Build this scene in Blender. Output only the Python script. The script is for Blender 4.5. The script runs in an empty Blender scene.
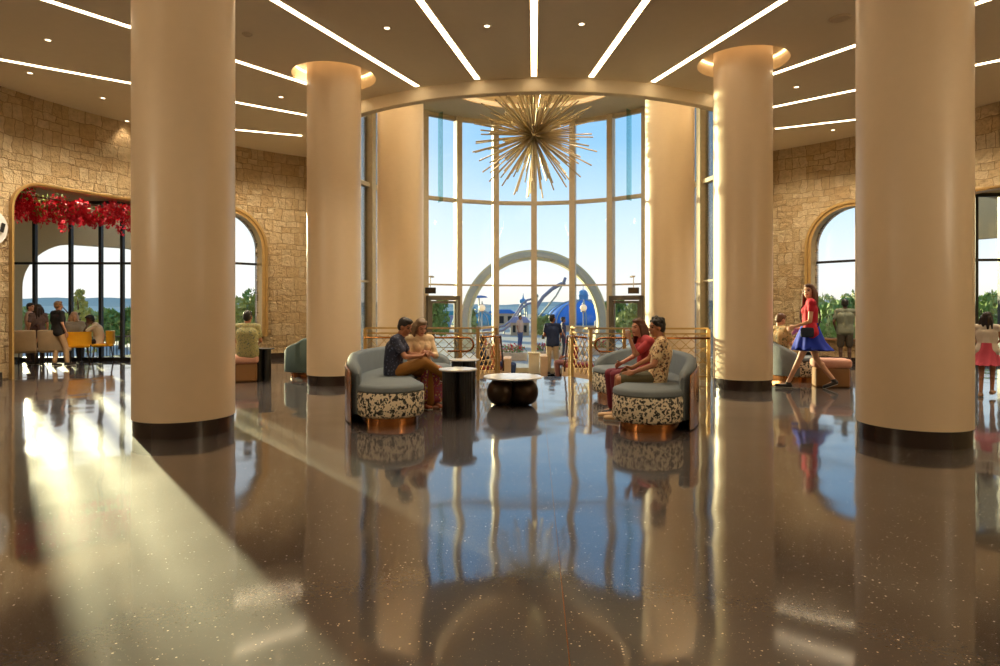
import bpy, bmesh, math, random
from mathutils import Vector, Matrix, Euler
random.seed(7)
PI = math.pi
S = bpy.context.scene; COL = S.collection
F, PX, HY, EYE = 640.0, 500.0, 308.0, 1.40
PHI = math.atan((534 - PX) / F)

def ray(px, py=HY):
    a = (px - PX) / F
    return Vector((a * math.cos(PHI) - math.sin(PHI), math.cos(PHI) + a * math.sin(PHI), (HY - py) / F))
def on_z(px, py, z=0.0):
    d = ray(px, py); k = (z - EYE) / d.z
    return Vector((d.x * k, d.y * k, z))
def at_depth(px, py, dep):
    d = ray(px, py); return Vector((d.x * dep, d.y * dep, EYE + d.z * dep))

# ------------------------------------------------------------------ materials
def lin(c):
    return tuple(((v / 255) / 12.92 if v / 255 <= .04045 else ((v / 255 + .055) / 1.055) ** 2.4) for v in c[:3]) + (1,)
def mat(name, rgb=(200, 200, 200), rough=.5, metal=0, emit=None, es=0, spec=None, bump=None, trans=0, ior=None):
    m = bpy.data.materials.new(name); m.use_nodes = True
    b = m.node_tree.nodes['Principled BSDF']
    b.inputs['Base Color'].default_value = lin(rgb); b.inputs['Roughness'].default_value = rough
    b.inputs['Metallic'].default_value = metal
    if emit: b.inputs['Emission Color'].default_value = lin(emit); b.inputs['Emission Strength'].default_value = es
    if ior: b.inputs['IOR'].default_value = ior
    if spec is not None: b.inputs['Specular IOR Level'].default_value = spec
    n = m.node_tree.nodes; l = m.node_tree.links
    # every material is procedural: faint noise mottling of the base colour
    tc = n.new('ShaderNodeTexCoord'); nz = n.new('ShaderNodeTexNoise'); nz.inputs['Scale'].default_value = 9
    l.new(tc.outputs['Object'], nz.inputs['Vector'])
    mx = n.new('ShaderNodeMix'); mx.data_type = 'RGBA'; mx.blend_type = 'MULTIPLY'; mx.inputs[0].default_value = .05 if 'plaster' in name else .22
    mx.inputs[6].default_value = lin(rgb)
    l.new(nz.outputs['Fac'], mx.inputs[7]); l.new(mx.outputs[2], b.inputs['Base Color'])
    if bump:
        n2 = n.new('ShaderNodeTexNoise'); n2.inputs['Scale'].default_value = bump[0]; n2.inputs['Detail'].default_value = 6
        bp = n.new('ShaderNodeBump'); bp.inputs['Strength'].default_value = bump[1]; bp.inputs['Distance'].default_value = .01
        l.new(tc.outputs['Object'], n2.inputs['Vector']); l.new(n2.outputs['Fac'], bp.inputs['Height']); l.new(bp.outputs[0], b.inputs['Normal'])
    return m
def pattern(name, base, spots, scale, rough=.7, thr=(.28, .34), coords='Object', second=None, dist=.35):
    """cloth with irregular printed blotches"""
    m = mat(name, base, rough); n = m.node_tree.nodes; l = m.node_tree.links; b = n['Principled BSDF']
    tc = n.new('ShaderNodeTexCoord')
    nz = n.new('ShaderNodeTexNoise'); nz.inputs['Scale'].default_value = scale * 1.3
    l.new(tc.outputs[coords], nz.inputs['Vector'])
    ad = n.new('ShaderNodeMix'); ad.data_type = 'RGBA'; ad.blend_type = 'LINEAR_LIGHT'; ad.inputs[0].default_value = dist / scale * 2
    l.new(tc.outputs[coords], ad.inputs[6]); l.new(nz.outputs['Color'], ad.inputs[7])
    prev = lin(base)
    for k, (c, sc) in enumerate([(spots, scale)] + ([(second, scale * 1.6)] if second else [])):
        v = n.new('ShaderNodeTexVoronoi'); v.inputs['Scale'].default_value = sc; l.new(ad.outputs[2], v.inputs['Vector'])
        r = n.new('ShaderNodeMapRange'); r.inputs[1].default_value = thr[0]; r.inputs[2].default_value = thr[1]
        l.new(v.outputs['Distance'], r.inputs[0])
        mx = n.new('ShaderNodeMix'); mx.data_type = 'RGBA'; l.new(r.outputs[0], mx.inputs[0])
        mx.inputs[6].default_value = lin(c)
        if k == 0: mx.inputs[7].default_value = prev
        else: l.new(prev, mx.inputs[7])
        prev = mx.outputs[2]
    l.new(prev, b.inputs['Base Color'])
    return m

M = {}
M['column'] = mat('column_plaster', (220, 196, 164), .34, bump=(60, .03))
M['ceiling'] = mat('ceiling_plaster', (242, 230, 206), .8)
M['cream'] = mat('cream_plaster', (232, 218, 190), .6)
M['skirt'] = mat('dark_skirting', (46, 34, 30), .25)
M['gold'] = mat('brushed_gold', (200, 164, 106), .36, .7, bump=(80, .05))
M['brass'] = mat('aged_brass', (200, 180, 142), .3, .85)
M['bronze'] = mat('polished_bronze', (176, 116, 68), .2, 1)
M['bronze_dark'] = mat('dark_bronze', (66, 50, 34), .34, .6)
M['mullion'] = mat('champagne_aluminium', (216, 198, 168), .45, .2)
M['dark_metal'] = mat('dark_window_metal', (40, 38, 38), .4, .3)
M['grey_frame'] = mat('grey_door_frame', (116, 106, 92), .45, .2)
M['white_marble'] = mat('white_marble', (225, 222, 218), .15, bump=(8, .02))
M['black'] = mat('black_lacquer', (16, 15, 16), .35)
M['teal'] = mat('teal_grey_upholstery', (110, 118, 122), .75, bump=(300, .1))
M['teal2'] = mat('deep_teal_upholstery', (66, 84, 84), .75, bump=(300, .1))
M['pink'] = mat('dusty_pink_upholstery', (214, 160, 140), .75)
M['taupe'] = mat('taupe_fabric', (130, 104, 76), .8)
M['wood'] = mat('oak_wood', (150, 106, 62), .5, bump=(20, .05))
M['yellow'] = mat('mustard_upholstery', (240, 170, 14), .7)
M['tan_chair'] = mat('pale_tan_upholstery', (196, 172, 140), .75)
M['stone_pale'] = mat('pale_pink_stone', (220, 190, 160), .6)
M['red_cushion'] = mat('maroon_cushion', (120, 30, 40), .8)
M['terrazzo_cloth'] = pattern('splotched_upholstery', (226, 212, 186), (26, 26, 30), 17, thr=(.36, .41), second=(70, 68, 62))
M['sign_black'] = mat('black_sign_box', (26, 30, 30), .4)
M['blue_dome'] = mat('blue_dome_tiles', (60, 130, 206), .5)
M['blue_light'] = mat('pale_blue_roof', (96, 156, 196), .5)
M['teal_roof'] = mat('turquoise_roof', (60, 150, 170), .6)
M['ring_concrete'] = mat('weathered_ring_concrete', (238, 222, 172), .8, bump=(12, .3))
M['ground_out'] = mat('plaza_paving', (190, 176, 158), .9)
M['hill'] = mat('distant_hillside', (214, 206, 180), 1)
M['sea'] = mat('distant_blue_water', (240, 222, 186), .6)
M['leaf'] = mat('green_leaves', (126, 154, 70), .6)
M['leaf2'] = mat('olive_leaves', (170, 176, 100), .6)
M['bark'] = mat('tree_bark', (92, 72, 52), .9)
M['petal'] = mat('crimson_petals', (216, 8, 48), .6)
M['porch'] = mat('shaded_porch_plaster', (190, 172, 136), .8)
M['globe'] = mat('milky_lamp_globe', (250, 225, 190), .4, emit=(255, 214, 160), es=.6)
M['iron'] = mat('pale_iron', (190, 186, 170), .5, .4)
M['purple_steel'] = mat('lilac_grey_steel', (150, 145, 160), .5, .3)
M['ochre'] = mat('ochre_render', (232, 190, 150), .8)
M['lilac'] = mat('lilac_render', (176, 168, 200), .8)
M['light_strip'] = mat('led_diffuser', (255, 240, 215), .5, emit=(255, 228, 186), es=9.5)
M['cove'] = mat('warm_cove_led', (255, 220, 170), .5, emit=(255, 216, 160), es=4)
M['coffer'] = mat('dim_coffer_led', (255, 226, 180), .5, emit=(255, 215, 155), es=.8)
M['down'] = mat('downlight_lens', (255, 240, 215), .5, emit=(255, 225, 185), es=5)
M['speaker_white'] = mat('cream_speaker_grille', (214, 196, 166), .6)

# stone wall: random ashlar, coursed along the curved wall
WC, WR = 9.6, 10.6
def stone_material():
    m = bpy.data.materials.new('rough_split_stone'); m.use_nodes = True
    n = m.node_tree.nodes; l = m.node_tree.links; b = n['Principled BSDF']; b.inputs['Roughness'].default_value = .9
    b.inputs['Specular IOR Level'].default_value = .2
    def nd(t, **k):
        x = n.new(t)
        for a, v in k.items(): setattr(x, a, v)
        return x
    geo = nd('ShaderNodeNewGeometry'); sep = nd('ShaderNodeSeparateXYZ'); l.new(geo.outputs['Position'], sep.inputs[0])
    def math_(op, a, bb=None):
        x = nd('ShaderNodeMath', operation=op)
        for i, v in enumerate((a, bb)):
            if v is None: continue
            if isinstance(v, (int, float)): x.inputs[i].default_value = v
            else: l.new(v, x.inputs[i])
        return x.outputs[0]
    yc = math_('MAXIMUM', math_('SUBTRACT', sep.outputs[1], WC), .0001)
    low = math_('MINIMUM', math_('SUBTRACT', sep.outputs[1], WC), 0)
    ang = math_('MULTIPLY', math_('ARCTAN2', sep.outputs[0], yc), WR)
    u = math_('ADD', ang, low)
    comb = nd('ShaderNodeCombineXYZ'); l.new(u, comb.inputs[0]); l.new(sep.outputs[2], comb.inputs[1])
    nz = nd('ShaderNodeTexNoise'); nz.inputs['Scale'].default_value = 3.2; nz.inputs['Detail'].default_value = 3; l.new(comb.outputs[0], nz.inputs['Vector'])
    ad = nd('ShaderNodeMix', data_type='RGBA', blend_type='LINEAR_LIGHT'); ad.inputs[0].default_value = .08
    l.new(comb.outputs[0], ad.inputs[6]); l.new(nz.outputs['Color'], ad.inputs[7])
    def brick(w, h, off):
        k = nd('ShaderNodeTexBrick'); k.offset = off; k.inputs['Scale'].default_value = 1
        k.inputs['Brick Width'].default_value = w; k.inputs['Row Height'].default_value = h
        k.inputs['Mortar Size'].default_value = .009; k.inputs['Mortar Smooth'].default_value = .6
        k.inputs['Color1'].default_value = (0, 0, 0, 1); k.inputs['Color2'].default_value = (1, 1, 1, 1); k.inputs['Mortar'].default_value = (.5, .5, .5, 1)
        l.new(ad.outputs[2], k.inputs['Vector']); return k
    A = brick(.36, .32, .37); B = brick(.27, .16, .5); C = brick(.19, .32, .2)
    # choose per coarse cell
    s2 = nd('ShaderNodeSeparateXYZ'); l.new(ad.outputs[2], s2.inputs[0])
    cu = math_('FLOOR', math_('DIVIDE', s2.outputs[0], .72)); cv = math_('FLOOR', math_('DIVIDE', s2.outputs[1], .32))
    cc = nd('ShaderNodeCombineXYZ'); l.new(cu, cc.inputs[0]); l.new(cv, cc.inputs[1])
    wn = nd('ShaderNodeTexWhiteNoise'); l.new(cc.outputs[0], wn.inputs['Vector'])
    s_b = math_('GREATER_THAN', wn.outputs['Value'], .42); s_c = math_('GREATER_THAN', wn.outputs['Value'], .72)
    def pick(o):
        m1 = nd('ShaderNodeMix', data_type='RGBA'); l.new(s_b, m1.inputs[0]); l.new(A.outputs[o], m1.inputs[6]); l.new(B.outputs[o], m1.inputs[7])
        m2 = nd('ShaderNodeMix', data_type='RGBA'); l.new(s_c, m2.inputs[0]); l.new(m1.outputs[2], m2.inputs[6]); l.new(C.outputs[o], m2.inputs[7])
        return m2.outputs[2]
    col, fac = pick('Color'), pick('Fac')
    cr = nd('ShaderNodeMix', data_type='RGBA'); l.new(col, cr.inputs[0]); cr.inputs[6].default_value = lin((246, 218, 172)); cr.inputs[7].default_value = lin((226, 190, 140))
    n3 = nd('ShaderNodeTexNoise'); n3.inputs['Scale'].default_value = 9; n3.inputs['Detail'].default_value = 8; n3.inputs['Roughness'].default_value = .65; l.new(comb.outputs[0], n3.inputs['Vector'])
    mm = nd('ShaderNodeMix', data_type='RGBA', blend_type='MULTIPLY'); mm.inputs[0].default_value = .6; l.new(cr.outputs[2], mm.inputs[6]); l.new(n3.outputs['Fac'], mm.inputs[7])
    mo = nd('ShaderNodeMix', data_type='RGBA'); l.new(math_('MULTIPLY', fac, .75), mo.inputs[0]); l.new(mm.outputs[2], mo.inputs[6]); mo.inputs[7].default_value = lin((140, 112, 76))
    l.new(mo.outputs[2], b.inputs['Base Color'])
    hgt = math_('SUBTRACT', math_('ADD', math_('MULTIPLY', n3.outputs['Fac'], 1.5), math_('MULTIPLY', col, .5)), math_('MULTIPLY', fac, 1.2))
    bp = nd('ShaderNodeBump'); bp.inputs['Strength'].default_value = 1; bp.inputs['Distance'].default_value = .11
    l.new(hgt, bp.inputs['Height']); l.new(bp.outputs[0], b.inputs['Normal'])
    return m
M['stone'] = stone_material()

def floor_material():
    m = bpy.data.materials.new('polished_dark_terrazzo'); m.use_nodes = True
    n = m.node_tree.nodes; l = m.node_tree.links; b = n['Principled BSDF']
    geo = n.new('ShaderNodeNewGeometry')
    def noise(sc, det=2, r=.5):
        x = n.new('ShaderNodeTexNoise'); x.inputs['Scale'].default_value = sc; x.inputs['Detail'].default_value = det; x.inputs['Roughness'].default_value = r
        l.new(geo.outputs['Position'], x.inputs['Vector']); return x
    def chips(sc, thr, c, prev, f=1):
        v = n.new('ShaderNodeTexVoronoi'); v.inputs['Scale'].default_value = sc; l.new(geo.outputs['Position'], v.inputs['Vector'])
        # random subset, random size
        s = n.new('ShaderNodeSeparateXYZ'); l.new(v.outputs['Color'], s.inputs[0])
        mr = n.new('ShaderNodeMapRange'); mr.inputs[1].default_value = thr; mr.inputs[2].default_value = 1; mr.inputs[3].default_value = 0; mr.inputs[4].default_value = .30
        l.new(s.outputs[0], mr.inputs[0])
        lt = n.new('ShaderNodeMath'); lt.operation = 'LESS_THAN'; l.new(v.outputs['Distance'], lt.inputs[0]); l.new(mr.outputs[0], lt.inputs[1])
        ml = n.new('ShaderNodeMath'); ml.operation = 'MULTIPLY'; ml.inputs[1].default_value = f; l.new(lt.outputs[0], ml.inputs[0])
        x = n.new('ShaderNodeMix'); x.data_type = 'RGBA'; l.new(ml.outputs[0], x.inputs[0]); l.new(prev, x.inputs[6]); x.inputs[7].default_value = lin(c)
        return x.outputs[2]
    big = noise(.6, 5); fine = noise(45, 4, .7)
    a = n.new('ShaderNodeMix'); a.data_type = 'RGBA'; a.inputs[6].default_value = lin((44, 32, 30)); a.inputs[7].default_value = lin((66, 49, 46)); l.new(big.outputs['Fac'], a.inputs[0])
    a2 = n.new('ShaderNodeMix'); a2.data_type = 'RGBA'; a2.blend_type = 'MULTIPLY'; a2.inputs[0].default_value = .8; l.new(a.outputs[2], a2.inputs[6]); l.new(fine.outputs['Fac'], a2.inputs[7])
    c = chips(80, .82, (120, 96, 80), a2.outputs[2], .5)
    c = chips(110, .75, (44, 30, 28), c, .7)
    c = chips(58, .86, (235, 216, 192), c, .8); c = chips(95, .84, (190, 170, 150), c, .6)
    l.new(c, b.inputs['Base Color'])
    b.inputs['IOR'].default_value = 1.5; b.inputs['Coat Weight'].default_value = 1; b.inputs['Coat IOR'].default_value = 1.95; b.inputs['Roughness'].default_value = .62
    ro = noise(1.3, 4, .6); mr = n.new('ShaderNodeMapRange'); mr.inputs[1].default_value = .3; mr.inputs[2].default_value = .7; mr.inputs[3].default_value = .045; mr.inputs[4].default_value = .10
    l.new(ro.outputs['Fac'], mr.inputs[0]); l.new(mr.outputs[0], b.inputs['Coat Roughness'])
    w = noise(1.1, 1); bp = n.new('ShaderNodeBump'); bp.inputs['Strength'].default_value = 1; bp.inputs['Distance'].default_value = .009
    l.new(w.outputs['Fac'], bp.inputs['Height']); l.new(bp.outputs[0], b.inputs['Normal']); l.new(bp.outputs[0], b.inputs['Coat Normal'])
    return m
M['floor'] = floor_material()

def glass_material(name, tint, refl=1.0):
    m = bpy.data.materials.new(name); m.use_nodes = True
    n = m.node_tree.nodes; l = m.node_tree.links; n.clear()
    o = n.new('ShaderNodeOutputMaterial'); t = n.new('ShaderNodeBsdfTransparent'); t.inputs[0].default_value = tint
    g = n.new('ShaderNodeBsdfGlossy'); g.inputs['Roughness'].default_value = .02
    fr = n.new('ShaderNodeFresnel'); fr.inputs[0].default_value = 1.35
    ml = n.new('ShaderNodeMath'); ml.operation = 'MULTIPLY'; ml.inputs[1].default_value = refl; l.new(fr.outputs[0], ml.inputs[0])
    mx = n.new('ShaderNodeMixShader'); l.new(ml.outputs[0], mx.inputs[0]); l.new(t.outputs[0], mx.inputs[1]); l.new(g.outputs[0], mx.inputs[2])
    l.new(mx.outputs[0], o.inputs[0]); return m
M['glass'] = glass_material('clear_window_glass', (.97, .985, .98, 1), .8)
M['glass_fin'] = glass_material('teal_glass_fin', (.72, .88, .86, 1), .6)

# ------------------------------------------------------------------ helpers
def link(o, parent=None):
    COL.objects.link(o)
    if parent is not None: o.parent = parent
    return o
def obj(name, bm, m, parent=None, smooth=False, loc=None):
    me = bpy.data.meshes.new(name); bmesh.ops.recalc_face_normals(bm, faces=bm.faces[:]); bm.to_mesh(me); bm.free()
    for x in (m if isinstance(m, (list, tuple)) else [m]): me.materials.append(M[x] if isinstance(x, str) else x)
    if smooth:
        for p in me.polygons: p.use_smooth = True
    o = bpy.data.objects.new(name, me)
    if loc is not None: o.location = loc
    return link(o, parent)
def autosmooth(o, deg=35):
    me = o.data; bm = bmesh.new(); bm.from_mesh(me)
    for e in bm.edges:
        if len(e.link_faces) == 2 and e.calc_face_angle(0) > math.radians(deg): e.smooth = False
    for f in bm.faces: f.smooth = True
    bm.to_mesh(me); bm.free(); return o
def tag(o, label=None, cat=None, group=None, kind=None):
    for k, v in (('label', label), ('category', cat), ('group', group), ('kind', kind)):
        if v: o[k] = v
    return o
def thing(name, label, cat, loc=(0, 0, 0), rz=0, group=None):
    o = bpy.data.objects.new(name, None); o.location = loc; o.rotation_euler = (0, 0, rz); o.empty_display_size = .1
    return tag(link(o), label, cat, group)
def struct(o): o['kind'] = 'structure'; return o
def dup(root, loc, rz=None, label=None, group=None):
    r = root.copy(); COL.objects.link(r); r.location = loc
    if rz is not None: r.rotation_euler = (0, 0, rz)
    if label: r['label'] = label
    if group: r['group'] = group
    for ch in list(root.children):
        c = ch.copy(); COL.objects.link(c); c.parent = r
        for g in list(ch.children):
            d = g.copy(); COL.objects.link(d); d.parent = c
    return r
def bx(bm, x0, x1, y0, y1, z0, z1, bev=0, mtx=None):
    b = bmesh.new(); bmesh.ops.create_cube(b, size=1)
    for v in b.verts: v.co = Vector(((x0 + x1) / 2 + v.co.x * (x1 - x0), (y0 + y1) / 2 + v.co.y * (y1 - y0), (z0 + z1) / 2 + v.co.z * (z1 - z0)))
    if bev: bmesh.ops.bevel(b, geom=b.edges[:], offset=bev, segments=3, profile=.5, affect='EDGES')
    if mtx is not None: bmesh.ops.transform(b, matrix=mtx, verts=b.verts[:])
    merge(bm, b)
def merge(bm, b):
    me = bpy.data.meshes.new('tmp'); b.to_mesh(me); b.free(); bm.from_mesh(me); bpy.data.meshes.remove(me)
def obox(bm, p, q, w, h, up=Vector((0, 0, 1))):
    """bar with rectangular section from p to q: w across, h along up"""
    p, q = Vector(p), Vector(q); d = (q - p).normalized(); s = d.cross(up).normalized(); u = s.cross(d).normalized()
    vs = [bm.verts.new(c + s * a * w / 2 + u * b * h / 2) for c in (p, q) for a, b in ((-1, -1), (1, -1), (1, 1), (-1, 1))]
    for f in ((0, 1, 2, 3), (7, 6, 5, 4), (0, 4, 5, 1), (1, 5, 6, 2), (2, 6, 7, 3), (3, 7, 4, 0)): bm.faces.new([vs[i] for i in f])
def lathe(bm, prof, seg=48, c=(0, 0), a0=0, a1=2 * PI, wave=None):
    full = abs(a1 - a0 - 2 * PI) < 1e-6; n = seg if full else seg + 1; rings = []
    for r, z in prof:
        rr = []
        for i in range(n):
            a = a0 + (a1 - a0) * i / seg; k = r * (1 + (wave(a, z) if wave else 0))
            rr.append(bm.verts.new((c[0] + k * math.cos(a), c[1] + k * math.sin(a), z)))
        rings.append(rr)
    for A, B in zip(rings, rings[1:]):
        for i in range(seg): bm.faces.new((A[i], A[(i + 1) % n], B[(i + 1) % n], B[i]))
    if full and prof[0] != prof[-1]:
        for rr, (r, z) in ((rings[0], prof[0]), (rings[-1], prof[-1])):
            if r > 1e-4: bm.faces.new(rr)
    return rings
def tube(bm, pts, r, seg=8, closed=False):
    pts = [Vector(p) for p in pts]; n = len(pts); rings = []
    nrm = None
    for i, p in enumerate(pts):
        if closed: d = pts[(i + 1) % n] - pts[i - 1]
        else: d = pts[min(i + 1, n - 1)] - pts[max(i - 1, 0)]
        d.normalize()
        if nrm is None: nrm = d.orthogonal().normalized()
        else: nrm = (nrm - d * nrm.dot(d)).normalized()
        b = d.cross(nrm); rr = r[i] if isinstance(r, (list, tuple)) else r
        rings.append([bm.verts.new(p + (nrm * math.cos(2 * PI * k / seg) + b * math.sin(2 * PI * k / seg)) * rr) for k in range(seg)])
    for i in range(n if closed else n - 1):
        A, B = rings[i], rings[(i + 1) % n]
        for k in range(seg): bm.faces.new((A[k], A[(k + 1) % seg], B[(k + 1) % seg], B[k]))
    if not closed: bm.faces.new(rings[0]); bm.faces.new(rings[-1])
def sph(bm, c, rx, ry=None, rz=None, rot=None, sub=3):
    b = bmesh.new(); bmesh.ops.create_icosphere(b, subdivisions=sub, radius=1)
    m = Matrix.Translation(Vector(c)) @ (rot.to_4x4() if rot is not None else Matrix()) @ Matrix.Diagonal((rx, ry or rx, rz or rx, 1))
    bmesh.ops.transform(b, matrix=m, verts=b.verts[:]); merge(bm, b)
def prism(bm, outline, mtx, depth):
    """outline in local xz-plane, extruded depth along local y"""
    lo = [bm.verts.new(mtx @ Vector((x, 0, z))) for x, z in outline]; hi = [bm.verts.new(mtx @ Vector((x, depth, z))) for x, z in outline]
    n = len(lo); bm.faces.new(lo); bm.faces.new(hi[::-1])
    for i in range(n): bm.faces.new((lo[i], hi[i], hi[(i + 1) % n], lo[(i + 1) % n]))
def arc(c, r, a0, a1, n): return [(c[0] + r * math.cos(a0 + (a1 - a0) * i / n), c[1] + r * math.sin(a0 + (a1 - a0) * i / n)) for i in range(n + 1)]
def round_top(x0, x1, z0, z1, r, n=14):
    return [(x0, z0), (x1, z0)] + arc((x1 - r, z1 - r), r, 0, PI / 2, n) + arc((x0 + r, z1 - r), r, PI / 2, PI, n)
def evaluate(o):
    """bake the modifiers of o into its own mesh"""
    bpy.context.view_layer.update(); dg = bpy.context.evaluated_depsgraph_get()
    me = bpy.data.meshes.new_from_object(o.evaluated_get(dg)); old = o.data; o.modifiers.clear(); o.data = me; bpy.data.meshes.remove(old); return o
def boolean_cut(o, bm_cut):
    me = bpy.data.meshes.new('cutter'); bmesh.ops.recalc_face_normals(bm_cut, faces=bm_cut.faces[:]); bm_cut.to_mesh(me); bm_cut.free(); c = bpy.data.objects.new('cutter', me); COL.objects.link(c)
    md = o.modifiers.new('b', 'BOOLEAN'); md.operation = 'DIFFERENCE'; md.object = c; md.solver = 'EXACT'
    evaluate(o); bpy.data.objects.remove(c); bpy.data.meshes.remove(me); return o

# ------------------------------------------------------------------ room shell
ZC = 4.31 + EYE            # main ceiling
ZB = 6.04 + EYE            # ceiling of the glazed bay
ZL = -.68                  # sunken floor of the bay
RC, RR = (0, 18.2), 6.19   # rotunda ring
GC, GR = (0, 16.02), 4.84  # bay glass circle
YB = -5.0
def wpt(th, r=WR):         # th measured from straight ahead, right positive
    return Vector((r * math.sin(th), WC + r * math.cos(th), 0))
def wall_angle(px, r=WR):
    d = ray(px); d.z = 0; d.normalize(); # |t d - C| = r
    b = d.y * WC; t = b + math.sqrt(b * b - WC * WC + r * r); p = d * t
    return math.atan2(p.x, p.y - WC)
def inside(x, y, e=0):
    if y < YB: return False
    if y < WC: return abs(x) < WR + e
    return x * x + (y - WC) ** 2 < (WR + e) ** 2
def reach(c, a, e=0, far=60):
    lo, hi = 0, far
    for _ in range(40):
        m = (lo + hi) / 2
        if inside(c[0] + m * math.cos(a), c[1] + m * math.sin(a), e): lo = m
        else: hi = m
    return lo

# curved stone walls with arched openings
def stone_wall(name, side):
    bm = bmesh.new(); th0, th1 = math.radians(31), PI / 2; n = 60
    pin, pout = [], []
    for i in range(n + 1):
        t = side * (th0 + (th1 - th0) * i / n); pin.append(wpt(t)); pout.append(wpt(t, WR + .4))
    pin.append(Vector((side * WR, YB, 0))); pout.append(Vector((side * (WR + .4), YB, 0)))
    V = [[bm.verts.new((p.x, p.y, z)) for p in q] for q, z in ((pin, 0), (pin, ZC + .3), (pout, ZC + .3), (pout, 0))]
    k = len(pin)
    for a, b in ((0, 1), (1, 2), (2, 3), (3, 0)):
        for i in range(k - 1): bm.faces.new((V[a][i], V[a][i + 1], V[b][i + 1], V[b][i]))
    bm.faces.new([V[j][0] for j in range(4)]); bm.faces.new([V[j][-1] for j in range(4)])
    return struct(obj(name, bm, 'stone'))
def opening_frame_mtx(th):    # local y outward, x tangential
    p = wpt(th, WR - .6); o = Vector((math.sin(th), math.cos(th), 0))
    x = Vector((math.cos(th), -math.sin(th), 0)); z = Vector((0, 0, 1))
    return Matrix(((x.x, o.x, 0, p.x), (x.y, o.y, 0, p.y), (0, 0, 1, 0), (0, 0, 0, 1)))
tL0, tL1 = wall_angle(9.5), wall_angle(9.5) + 3.1 / WR
wL1 = wall_angle(262); wL0 = wL1 - 2.1 / WR
tR1, tR0 = -tL0, -tL1
wR0 = wall_angle(811); wR1 = wR0 + 2.1 / WR
openings = {}
for key, a, b, z0, z1, r in (('doorL', tL0, tL1, 0, 3.92, .55), ('winL', wL0, wL1, .62, 3.98, 1.0), ('winR', wR0, wR1, .62, 3.98, 1.0), ('doorR', tR0, tR1, 0, 3.92, .55)):
    th = (a + b) / 2; hw = WR * math.sin(abs(b - a) / 2)
    openings[key] = (th, hw, z0, z1, r)
for side, name, keys in ((-1, 'wall_left', ('doorL', 'winL')), (1, 'wall_right', ('winR', 'doorR'))):
    w = stone_wall(name, side)
    for k in keys:
        cut = bmesh.new(); th, hw, z0, z1, r = openings[k]; prism(cut, round_top(-hw, hw, z0 - (.2 if z0 == 0 else 0), z1, r), opening_frame_mtx(th), 1.6)
        boolean_cut(w, cut)
    # skirting along the foot of the wall, leaving the openings free
    th, hw, *_ = openings[keys[0] if side < 0 else keys[1]]; dth = hw / WR + .015
    for a, b in ((math.radians(31), abs(th) - dth), (abs(th) + dth, PI / 2)):
        bm = bmesh.new(); pr = [wpt(side * (a + (b - a) * i / 24), WR - .02) for i in range(25)]; po = [wpt(side * (a + (b - a) * i / 24), WR + .01) for i in range(25)]
        if b == PI / 2: pr.append(Vector((side * (WR - .02), YB, 0))); po.append(Vector((side * (WR + .01), YB, 0)))
        V = [[bm.verts.new((p.x, p.y, z)) for p in q] for q, z in ((pr, 0), (pr, .15), (po, .15), (po, 0))]
        for x, y in ((0, 1), (1, 2), (2, 3), (3, 0)):
            for i in range(len(pr) - 1): bm.faces.new((V[x][i], V[x][i + 1], V[y][i + 1], V[y][i]))
        struct(obj('baseboard_left' if side < 0 else 'baseboard_right', bm, 'skirt'))
    # tall return between stone wall and glazed bay (behind the column)
    bm = bmesh.new(); p, q = wpt(side * math.radians(30.5), WR + .1), Vector((side * 4.80, 16.9, 0))
    obox(bm, (p.x, p.y, (ZB + ZL) / 2), (q.x, q.y, (ZB + ZL) / 2), .3, ZB - ZL)
    a, b = wpt(side * math.radians(31), WR + .2), wpt(side * math.radians(37), WR + .2)
    obox(bm, (a.x, a.y, (ZB + ZC) / 2 + .15), (b.x, b.y, (ZB + ZC) / 2 + .15), .3, ZB - ZC)
    struct(obj('trim_1' if side < 0 else 'trim_2', bm, 'cream'))
bm = bmesh.new(); bx(bm, -WR - .4, WR + .4, YB - .4, YB, 0, ZC + .3); struct(obj('wall_back', bm, 'cream'))

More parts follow.
